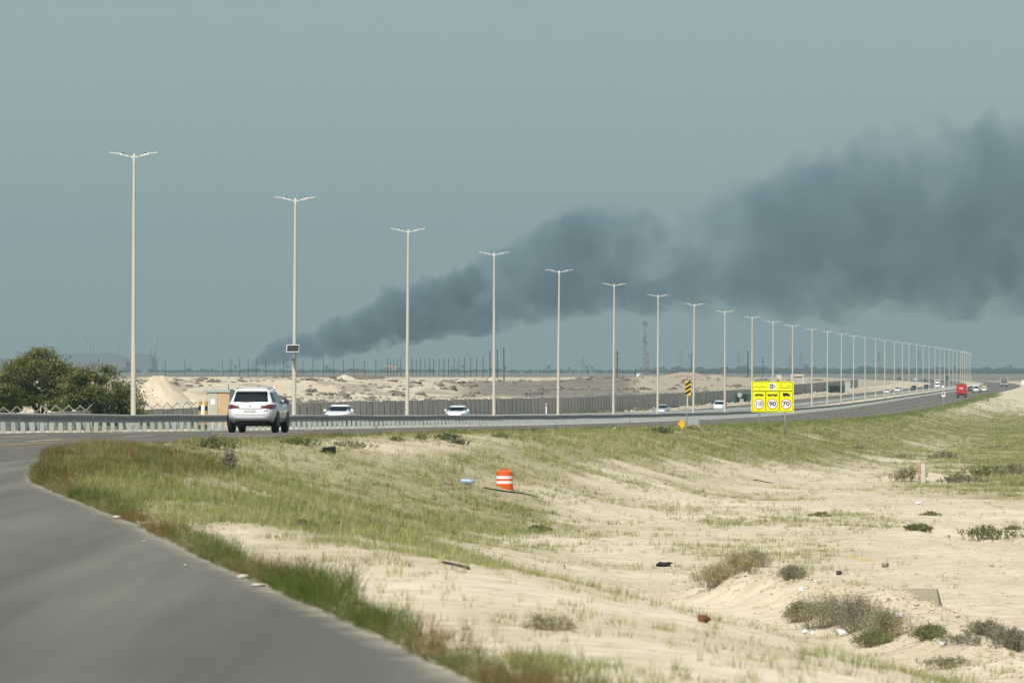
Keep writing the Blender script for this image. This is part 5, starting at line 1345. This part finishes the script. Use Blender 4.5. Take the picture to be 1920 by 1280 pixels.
MB().box((0, 0, .20), (17 * u, .22, .02), ry=-.12).build('inner_floor', M['concpost'], bx)
for k, (px, py, w, h, lb) in enumerate([(1684, 1160, 17, 14, 'white plastic bag caught on the right of the thicket'), (1509, 1189, 10, 9, 'white scrap of litter at the left of the thicket'), (1524, 1192, 8, 9, 'small white cup right of the white scrap'),
        (1580, 1193, 20, 13, 'pale blue crumpled bag below the dark thicket'), (1768, 1210, 16, 7, 'white wrapper low on the mound'), (1776, 1203, 12, 9, 'white crumpled paper just above the wrapper'),
        (1822, 1206, 10, 14, 'pale plastic bottle at the right foot of the mound'), (1608, 1172, 9, 8, 'grey-white plastic bit inside the thicket'), (1545, 1140, 12, 14, 'grey-white plastic bag high in the thicket'),
        (1503, 1112, 10, 7, 'pale scrap on the mound flank'), (1640, 1205, 9, 7, 'bluish scrap beside the small green shrub'), (1722, 945, 12, 5, 'white litter below the marker post hump'), (500, 1100, 7, 5, 'white speck of litter on the verge')]):
    lump('litter', px, py, w, h, M['litter'], lb, 'litter', 40 + k, rough=.3, sink=.15, group='litter on the sandy field')
# pale broken kerb pieces at the slip road edge
for k, (px, py, w, h, lb) in enumerate([(222, 968, 20, 6, 'pale concrete fragment on the slip road edge, left one'), (458, 1085, 26, 8, 'pale concrete fragment on the slip road edge, upper of the right pair'), (486, 1102, 28, 7, 'pale concrete fragment on the slip road edge, lower of the right pair'),
        (348, 1063, 7, 4, 'tiny white stone lying on the slip road'), (270, 1016, 5, 3, 'second tiny white stone lying further up the slip road')]):
    Yk = float(h0(60)) * F / (py - HORIZON)
    x = float(ray(px, Yk)); r0 = np.random.default_rng(70 + k); uu = Yk / F
    V, Fc = ICO1; V = V * np.array([w / 2 * uu, w * uu, h / 2 * uu]) * (1 + r0.normal(0, .2, (len(V), 1)))
    o = link('kerb_fragment', np_mesh('kerb_fragment', V, Fc, M['concl'])); o.location = (x, Yk, ZC - float(h0(Yk)) + .02); tag(o, lb, 'rubble', 'pale fragments on the slip road edge')
# concrete barrier block half buried behind the mound
p = on_ground(1766, 1141, 99.); u = p.y / F
bb = thing('concrete_block', p, R(-13), 'half-buried tapered concrete barrier block behind the sand mound', 'barrier')
hb_ = 34 * u
MB().add([(-1.35, -.17, -.25), (.04, -.17, -.25), (.06, .2, -.25), (-1.35, .2, -.25), (-1.35, -.07, hb_), (-.09, -.07, hb_), (-.09, .09, hb_), (-1.35, .09, hb_)],
         [(0, 3, 2, 1), (4, 5, 6, 7), (0, 1, 5, 4), (1, 2, 6, 5), (2, 3, 7, 6), (3, 0, 4, 7)]).build('block', mat('weathered_concrete', (.30, .275, .21), .9, var=.15, scale=3, bump=.4), bb)
MB().box((-.7, 0, hb_ + .012), (1.1, .10, .02)).build('pale_top', M['concl'], bb)  # paler concrete strip along the top of the block
# white marker post on its hump, and others
p, u = put(1731, 905)
mk = thing('marker_post', p, R(-10), 'white concrete marker post with red edges on a small hump', 'post')
hh = 39 * u; MB().box((0, 0, hh / 2 - .1), (9.5 * u, 5 * u, hh + .2)).build('post', mat('white_concrete', (.52, .50, .46), .8, var=.12), mk)
for s in (-1, 1): MB().box((s * 4.6 * u, -2.7 * u, hh / 2), (1.0 * u, .012, hh)).build('red_edge', mat('faded_red', (.45, .18, .13), .7), mk)
MB().box((0, -2.7 * u, hh - .02), (8.4 * u, .012, 1.2 * u)).build('red_top', bpy.data.materials['faded_red'], mk)
x, Y = float(ray(1852.5, 1180)), 1180.
mk = thing('marker_post', gpt(x, Y), 0, 'small rusty red post on the far sand right of the red truck', 'post'); MB().box((0, 0, .45), (.26, .2, 1.1)).build('post', M['rust'], mk); MB().box((0, 0, 1.02), (.30, .24, .06)).build('cap', M['signred'], mk)

# ------------------------------------------------------------------ beyond the wall
# sand heap
hp_, u = put(300, 742)
def heap(name, px, py, w_px, h_px, m, label, seed, Y=None, flat=.25, group=None):
    if Y is None: p = on_ground(px, py, 520)
    else: p = gpt(float(ray(px, Y)), Y)
    u = p.y / F; R0 = w_px / 2 * u; H = h_px * u; rows = []
    for i in range(15):
        t = i / 14; row = []
        for k in range(40):
            a = 2 * math.pi * k / 40; nz = float(fbm(np.array([math.cos(a) * 2 + seed]), np.array([math.sin(a) * 2 + t * 3]), seed, 4)[0]) - .5
            rr = R0 * t * (1 + .22 * nz); z = H * (1 - max(0, t - flat * .3) / (1 - flat * .3)) ** .95 * (1 + .4 * nz * (1 - abs(2 * t - 1) * .5)) if t < 1 else -.8
            row.append((math.cos(a) * rr, math.sin(a) * rr, z - .15))
        rows.append(row + row[:1])
    o = MB().grid(rows).build(name, m, None, True); o.location = p; o.rotation_euler = (0, 0, seed); return tag(o, label, 'heap', group)
BROWNM = mat('brown_heap_sand', (.34, .275, .195), .95, var=.15, scale=.4, bump=.5, bscale=3)
SANDM = mat('heap_sand', (.50, .43, .32), .95, var=.12, scale=.6, bump=.6, bscale=4)
heap('sand_heap', 297, 741, 150, 56, SANDM, 'large pale sand heap beside the nearest lamp post', 3, Y=640, flat=.7)
heap('sand_heap', 345, 738, 150, 24, SANDM, 'lower right shoulder of sand beside the large heap', 5, Y=660, flat=.5)
heap('sand_heap', 262, 730, 60, 24, SANDM, 'small sand heap half behind the nearest lamp post', 9, Y=690)
heap('sand_heap', 646, 716, 50, 9, SANDM, 'small pointed sand heap right of the second lamp post', 6, Y=1250)
for k, (px, w, hgt, Y) in enumerate([(870, 44, 7, 2200), (925, 30, 7, 2250), (1090, 46, 7, 2250), (1285, 110, 9, 1900), (1340, 60, 6, 1850), (780, 70, 6, 1500)]):
    heap('sand_heap', px, 0, w, hgt, (BROWNM if k in (3, 4) else SANDM) if k != 2 else mat('ochre_heap', (.50, .34, .16), .95, var=.2, scale=.5), ['far low sand heap left of the fourth lamp post', 'far low sand heap right of the fourth lamp post', 'ochre heap right of the fifth lamp post', 'broad brown sand bank behind the hazard marker', 'sand bank left of the ninth lamp post', 'long low sand ridge right of the third lamp post'][k], 20 + k, Y, .8, 'far sand heaps behind the wall')
# utility poles
def upole(px, ty, by, label, arms=0, group='dark utility poles across the plain', Hm=11.):
    Y = Hm * F / (by - ty); x = float(ray(px, Y)); zt = zat(ty, Y); z = min(float(G(x, Y)), zat(by, Y)) - .5
    t = thing('utility_pole', (x, Y, z), 0, label, 'utility pole', group); H = zt - z
    MB().tube((0, 0, 0), (rng.uniform(-.08, .08), 0, H), .26, .20, 6).build('pole', M['wood'], t)
    for k in range(arms): MB().box((0, 0, H * (.92 - .17 * k)), (2.6 - .3 * k, .12, .14)).build('crossarm', M['wood'], t)
    if arms == 0: MB().box((0, 0, H - .3), (.9, .1, .12)).build('crossarm', M['wood'], t)
    return t
UP = [10, 185, 310, 347] + [400 + z / 4 for z in (70, 132, 196, 260, 322, 392, 462, 527, 672, 747, 825, 900, 977, 1053, 1135, 1218, 1305, 1330, 1353, 1378, 1405, 1490, 1522, 1552, 1588, 1622, 1653, 1693, 1729, 1764)] + \
     [800 + z / 4 for z in (165, 204, 241, 285, 330, 375, 422, 475, 530, 580)]
for k, px in enumerate(UP):
    ty = np.interp(px, [0, 350, 500, 700, 850, 905, 918, 945], [672, 671, 674, 674, 671, 669, 656, 652]) + rng.uniform(-2, 2); by = np.interp(px, [0, 350, 500, 700, 850, 945], [700, 702, 703, 705, 706, 706.5])
    upole(px, float(ty), float(by), f'{ordinal(k + 1)} dark utility pole from the left in the long far row')
for px, ty, by, a, lb in [(847, 687, 719, 0, 'short dark utility pole standing nearer than the far row'), (1192, 689, 730, 0, 'dark pole with flat top left of the lattice mast'), (1295.5, 663, 706, 1, 'dark pole just left of the eighth lamp post'),
                          (1402, 659, 712, 0, 'tall thick dark pole left of the yellow board top'), (1430.5, 668, 706, 3, 'dark pole with three crossarms above the yellow board'), (1549.5, 690, 717, 0, 'rusty dark pole left of the fourteenth lamp post'),
                          (1157, 657, 711, 2, 'thin far pole right of the sixth lamp post')]:
    upole(px, ty, by, lb, a, 'single poles nearer than the far row')
# lattice towers
def lattice(name, px, by, ty, Y, w0, w1, m, label, arms=(), cat='tower', r=.09, n=9, group=None):
    x = float(ray(px, Y)); z = zat(by, Y); H = zat(ty, Y) - z; z0 = min(z, float(G(x, Y))) - .3
    t = thing(name, (x, Y, z0), 0, label, cat, group); H += z - z0
    mb = MB(); c = [(-1, -1), (1, -1), (1, 1), (-1, 1)]
    for i in range(n):
        a, b = i / n, (i + 1) / n; wa, wb = lerp(w0, w1, a) / 2, lerp(w0, w1, b) / 2
        for k in range(4):
            p, q = c[k], c[(k + 1) % 4]
            mb.tube((p[0] * wa, p[1] * wa, H * a), (p[0] * wb, p[1] * wb, H * b), r, n=4, caps=False)
            mb.tube((p[0] * wa, p[1] * wa, H * a), (q[0] * wb, q[1] * wb, H * b), r * .6, n=4, caps=False)
            mb.tube((p[0] * wb, p[1] * wb, H * b), (q[0] * wb, q[1] * wb, H * b), r * .6, n=4, caps=False)
    mb.build('lattice', m, t)
    for f, L in arms: MB().tube((-L, 0, H * f), (L, 0, H * f), r * 1.3, n=4).tube((-L, 0, H * f), (0, 0, H * f + 1.0), r * .7, n=4).tube((L, 0, H * f), (0, 0, H * f + 1.0), r * .7, n=4).build('crossarm', m, t)
    return t, H
t, H = lattice('telecom_mast', 1209.5, 707, 602, 3000, 1.5, 1.0, M['steel'], 'slender red and grey lattice telecom mast left of the seventh lamp post', cat='mast', r=.10, n=18)
for k in range(7): MB().box((math.cos(k * .9) * .9, math.sin(k * .9) * .9, H * (.955 + .012 * (k % 3))), (.35, .35, 2.0)).build('antenna', M['steel'], t)
for k in range(9): MB().box((math.cos(k * .7) * .9, math.sin(k * .7) * .9, H * (.60 + .018 * k)), (.3, .3, 1.8)).build('antenna', M['redsteel'], t)
for k in range(4): MB().lathe([(.0, -.1), (.5, -.05), (.55, .1), (.0, .12)], 10, 'Y', (.6 * (-1) ** k, -.8, H * (.28 + .07 * k))).build('dish', M['steel'], t)
lattice('lattice_mast', 1214.5, 706, 659, 3050, 1.0, .7, M['redsteel'], 'short thin lattice mast just right of the tall telecom mast', cat='mast', r=.09, n=9, arms=((.95, .9), (.6, .7)))
for k, (px, ty, lb) in enumerate([(1277, 658, 'hazy transmission tower between seventh and eighth lamp posts'), (1385, 657, 'hazy transmission tower between ninth and tenth lamp posts'), (1481.5, 668, 'hazy transmission tower behind the twelfth lamp post'),
                               (1502, 661, 'hazy transmission tower right of the twelfth lamp post'), (1648, 661, 'hazy transmission tower right of the eighteenth lamp post'), (1722.5, 660, 'hazy transmission tower among the twenty-third lamp posts'), (1093, 672, 'faint low transmission tower right of the fifth lamp post')]):
    lattice('transmission_tower', px, 694, ty, 8200, 5.2, 1.2, M['steel'], lb, arms=((.70, 4.6), (.82, 3.8), (.93, 2.8)), r=.26, n=7, group='hazy transmission towers on the horizon')
# far cranes and sheds on the left horizon
YC = 9500.; uc = YC / F
def crane(px0, py0, px1, py1, mast_top, label):
    x = float(ray(px0, YC)); z = float(G(x, YC))
    t = thing('crane', (x, YC, z), 0, label, 'crane', 'hazy cranes on the left horizon')
    MB().tube((0, 0, -1), (0, 0, zat(mast_top, YC) - z), .75, .6, 5).build('mast', M['steel'], t)
    MB().tube((0, 0, zat(py0, YC) - z), ((px1 - px0) * uc, 0, zat(py1, YC) - z), .55, .35, 5).build('boom', M['steel'], t)
crane(170.5, 654, 156, 628, 652, 'faint crane with boom leaning left over the far shed')
crane(221, 668, 225.5, 641, 664, 'faint crane with steep boom left of the nearest lamp post')
crane(291, 682, 297, 628, 650, 'faint tall crane right of the nearest lamp post')
crane(282, 676, 283, 648, 655, 'faint upright crane at the end of the right-hand shed')
x = float(ray(175.5, YC)); z = float(G(x, YC)); t = thing('light_mast', (x, YC, z), 0, 'faint mast with pale top above the far shed', 'mast')
MB().tube((0, 0, -1), (0, 0, zat(645, YC) - z), .7, .5, 5).build('mast', M['steel'], t); MB().lathe([(.3, 0), (1.6, .4), (1.6, 1.2), (.4, 1.6)], 10, c=(0, 0, zat(646, YC) - z)).build('lamp_ring', M['lamp'], t)
def far_shed(name, poly, Y, depth, label, m=M['shed']):
    x0 = float(ray(poly[0][0], Y)); zb = float(G(x0, Y)) - 1
    t = thing(name, (0, Y, 0), 0, label, 'shed')
    pts = [(float(ray(a, Y)), zat(b, Y)) for a, b in poly]; pts = [(pts[0][0], zb)] + pts + [(pts[-1][0], zb)]
    MB().prism(pts, 0, depth).build('hall', m, t)
    xs = [p[0] for p in pts]
    MB().prism([(min(xs) + 2, zb), (min(xs) + 2, zb + 4), (max(xs) - 2, zb + 4), (max(xs) - 2, zb)], -.6, -.02).build('lower_wall', M['concpost'], t)
far_shed('storage_shed', [(110, 680), (111, 671), (114, 667), (119, 664), (126, 662.5), (150, 663), (170, 663), (190, 662), (200, 660.5), (208, 662), (216, 664.5), (224, 668), (231, 673), (236, 678)], 9800, 160, 'long dark domed storage shed hazy on the left horizon')
far_shed('storage_shed', [(240, 684), (242, 672), (246, 664), (262, 662.5), (274, 663.5), (280, 667), (284, 674), (285.5, 682)], 9900, 140, 'shorter dark hazy storage shed behind the nearest lamp post')
far_shed('storage_shed', [(-12, 682), (-8, 674), (10, 672), (28, 674), (32, 682)], 10200, 100, 'faint low shed at the far left horizon')
# canopy shed, low brown wall, cream ruins
x = float(ray(733, 3800)); z = zat(697, 3800); u = 3800 / F
t = thing('canopy_shed', (x, 3800, z), 0, 'small open shed with pinkish roof on the far plain', 'shed')
MB().prism([(-13 * u, 10.5 * u), (-12 * u, 13 * u), (8 * u, 12 * u), (12 * u, 6 * u), (10 * u, 5 * u)], -4, 4).build('roof', M['pinkroof'], t)
for k in range(5): MB().box(((-11 + 5.5 * k) * u, 0, 4 * u), (.5, .5, 11 * u)).build('post', M['steel'], t)
t = thing('ruined_wall', gpt(float(ray(664, 2500)), 2500), 0, 'long low brown earth wall on the plain beyond the second lamp post', 'wall')
u = 2500 / F; z = zat(716, 2500) - t.location.z
MB().box((-6 * u, 0, z + 5 * u), (100 * u, 1, 12 * u)).build('long_wall', M['brownwall'], t); MB().box((51 * u, -3, z + 5 * u), (14 * u, 1.2, 14 * u)).build('end_wall', M['brownwall'], t)
for k, (px, w, top, bot, Y, lb) in enumerate([(1459.5, 11, 702.5, 716, 1720, 'pale cream ruin wall behind the yellow board, left one'), (1495, 25, 701.5, 718, 1700, 'broken cream ruin wall behind the yellow board, right one')]):
    x = float(ray(px, Y)); u = Y / F; t = thing('ruined_hut', (x, Y, zat(bot, Y)), 0, lb, 'ruin', 'cream ruins behind the yellow board')
    hgt = (bot - top) * u
    if k == 0: MB().prism([(-w / 2 * u, hgt * .95), (w / 2 * u, hgt), (w / 2 * u, -1.5), (w * .3 * u, -1.5), (w * .2 * u, hgt * .25)][::-1], 0, .5).build('wall', M['cream'], t); MB().box((0, 1.5, hgt * .3), (w * u, .3, hgt * .6)).build('back_wall', M['conc'], t)
    else:
        MB().box((-w * .38 * u, 0, hgt / 2 - .8), (w * .24 * u, .5, hgt + 1.6)).build('wall', M['cream'], t); MB().box((w * .1 * u, .2, hgt / 2 - 1), (w * .78 * u, .4, hgt + 1)).build('wall', M['conc'], t)
        MB().box((w * .12 * u, -.1, hgt * .9), (w * .74 * u, .5, hgt * .2)).build('lintel', M['cream'], t); MB().box((w * .44 * u, 0, hgt * .45), (w * .1 * u, .5, hgt)).build('wall', M['cream'], t)
# green booths on the far shoulder
def booth(px, Y, w, h, label, inner):
    x = float(ray(px, Y)); z = float(G(x, Y)); u = Y / F; W, H = w * u, h * u
    t = thing('roadside_booth', (x, Y, z), R(-4), label, 'booth', 'dark green booths before the panel wall')
    for s in (-1, 1): MB().box((s * (W / 2 - .35), 0, H / 2 - .1), (.55, 1.6, H + .2)).build('side_panel', M['green'], t)
    MB().box((0, .4, H + .06), (W, 2.2, .12)).build('roof', M['green'], t)
    MB().box((0, 1.1, H / 2), (W - 1, .1, H)).build('back_panel', M['concpost'], t)
    MB().box((0, 0, H * .3), (inner * u, .5, H * .45)).build('bench', M['black'] if inner > 10 else M['signpost'], t)
booth(1391, 1147, 33, 17, 'dark green roadside booth left of the yellow board', 6)
booth(1568, 1537, 34, 15, 'dark green roadside booth between the fourteenth and fifteenth lamp posts', 14)
t = thing('concrete_pier', gpt(*[float(v) for v in (ray(1589, 1560), 1560)]), 0, 'pale grey concrete slab wall right of the second green booth', 'wall')
MB().box((0, 0, 1.6), (1.6, .4, 3.6)).build('slab', M['conc'], t); MB().box((0, 0, 3.45), (1.8, .6, .14)).build('coping', M['concl'], t)
x = float(ray(1186, 0) if False else ray(1197, 2900)); t = thing('equipment_hut', (x, 2900, zat(708, 2900)), 0, 'tiny white hut at the foot of the telecom mast', 'hut')
MB().box((0, 0, 1.0), (1.9, 2, 2.4)).build('wall', M['signwhite'], t); MB().box((0, 0, 2.3), (2.2, 2.3, .2)).build('roof', M['conc'], t)
# tree belt and palms on the horizon
Pc = []; Sc = []
for k in range(9000):
    px = rng.uniform(-150, 2080); Y = rng.uniform(8000, 13500)
    d = .25 + .75 * float(sstep((px - 1150) / 250.)) if px > 330 else .35
    if rng.random() > d * (.35 + .9 * float(fbm(np.array([px / 60.]), np.array([1.3]), 5, 3)[0])): continue
    x = float(ray(px, Y)); z = float(G(x, Y)); r = rng.uniform(.9, 2.3) * (1 + 1.1 * rng.random() ** 6) * (1.25 if px > 1200 else .9); Pc.append((x, Y, z + r * .75)); Sc.append((r * rng.uniform(.9, 2.0), r * 1.5, r * rng.uniform(.9, 1.6)))
V, Fc = balls(Pc, Sc, ICO1); V = V + nrg.normal(0, .55, V.shape)
tag(link('tree_belt', np_mesh('tree_belt', V, Fc, LEAF['far'])), 'hazy blue-grey belt of trees along the horizon', 'trees', kind='stuff')
def palm(px, ty, Y, label, w=1.):
    x = float(ray(px, Y)); z = float(G(x, Y)); H = zat(ty, Y) - z
    t = thing('palm_tree', (x, Y, z), 0, label, 'palm tree', 'hazy palms on the horizon')
    MB().tube((0, 0, -1), (.3, 0, H * .8), .55, .4, 6).build('trunk', M['bark'], t)
    mb = MB()
    for k in range(16):
        a = k * 2.4; L = H * .34 * w; e = .9 - (k % 4) * .45; q = [Vector((.3, 0, H * .8))]
        for i in range(1, 5): f = i / 4; q.append(q[0] + Vector((math.cos(a) * L * f, math.sin(a) * L * f, math.sin(e) * L * f - L * .55 * f * f)))
        s_ = Vector((-math.sin(a), math.cos(a), 0))
        mb.grid([[tuple(p_ - s_ * (.75 - .14 * i)), tuple(p_ + Vector((0, 0, .3))), tuple(p_ + s_ * (.75 - .14 * i))] for i, p_ in enumerate(q)])
    mb.build('crown', LEAF['far'], t)
for k, (px, ty) in enumerate([(441, 683), (538, 682), (612, 683), (868, 683), (947, 686), (1028, 683), (1066, 687), (1100, 684), (1110, 685), (1353, 687), (1511, 680), (1790, 684), (1850, 686), (1893, 682)]):
    palm(px, ty, 8600, f'{ordinal(k + 1)} hazy palm from the left along the horizon')
x = float(ray(1387, 9300)); z = float(G(x, 9300)); t = thing('round_tree', (x, 9300, z), 0, 'large round hazy tree on the horizon left of the tenth lamp post', 'tree')
MB().tube((0, 0, -1), (0, 0, 5), .7, .5, 6).build('trunk', M['bark'], t); g = nrg.normal(size=(900, 3)); g /= np.linalg.norm(g, axis=1)[:, None]
V, Fc = quads(g * np.array([6.6, 5, 4.6]) * (.6 + .45 * nrg.random((900, 1))) + np.array([0, 0, 6.]), np.full(900, 1.5)); link('crown', np_mesh('crown', V, Fc, LEAF['far']), t)
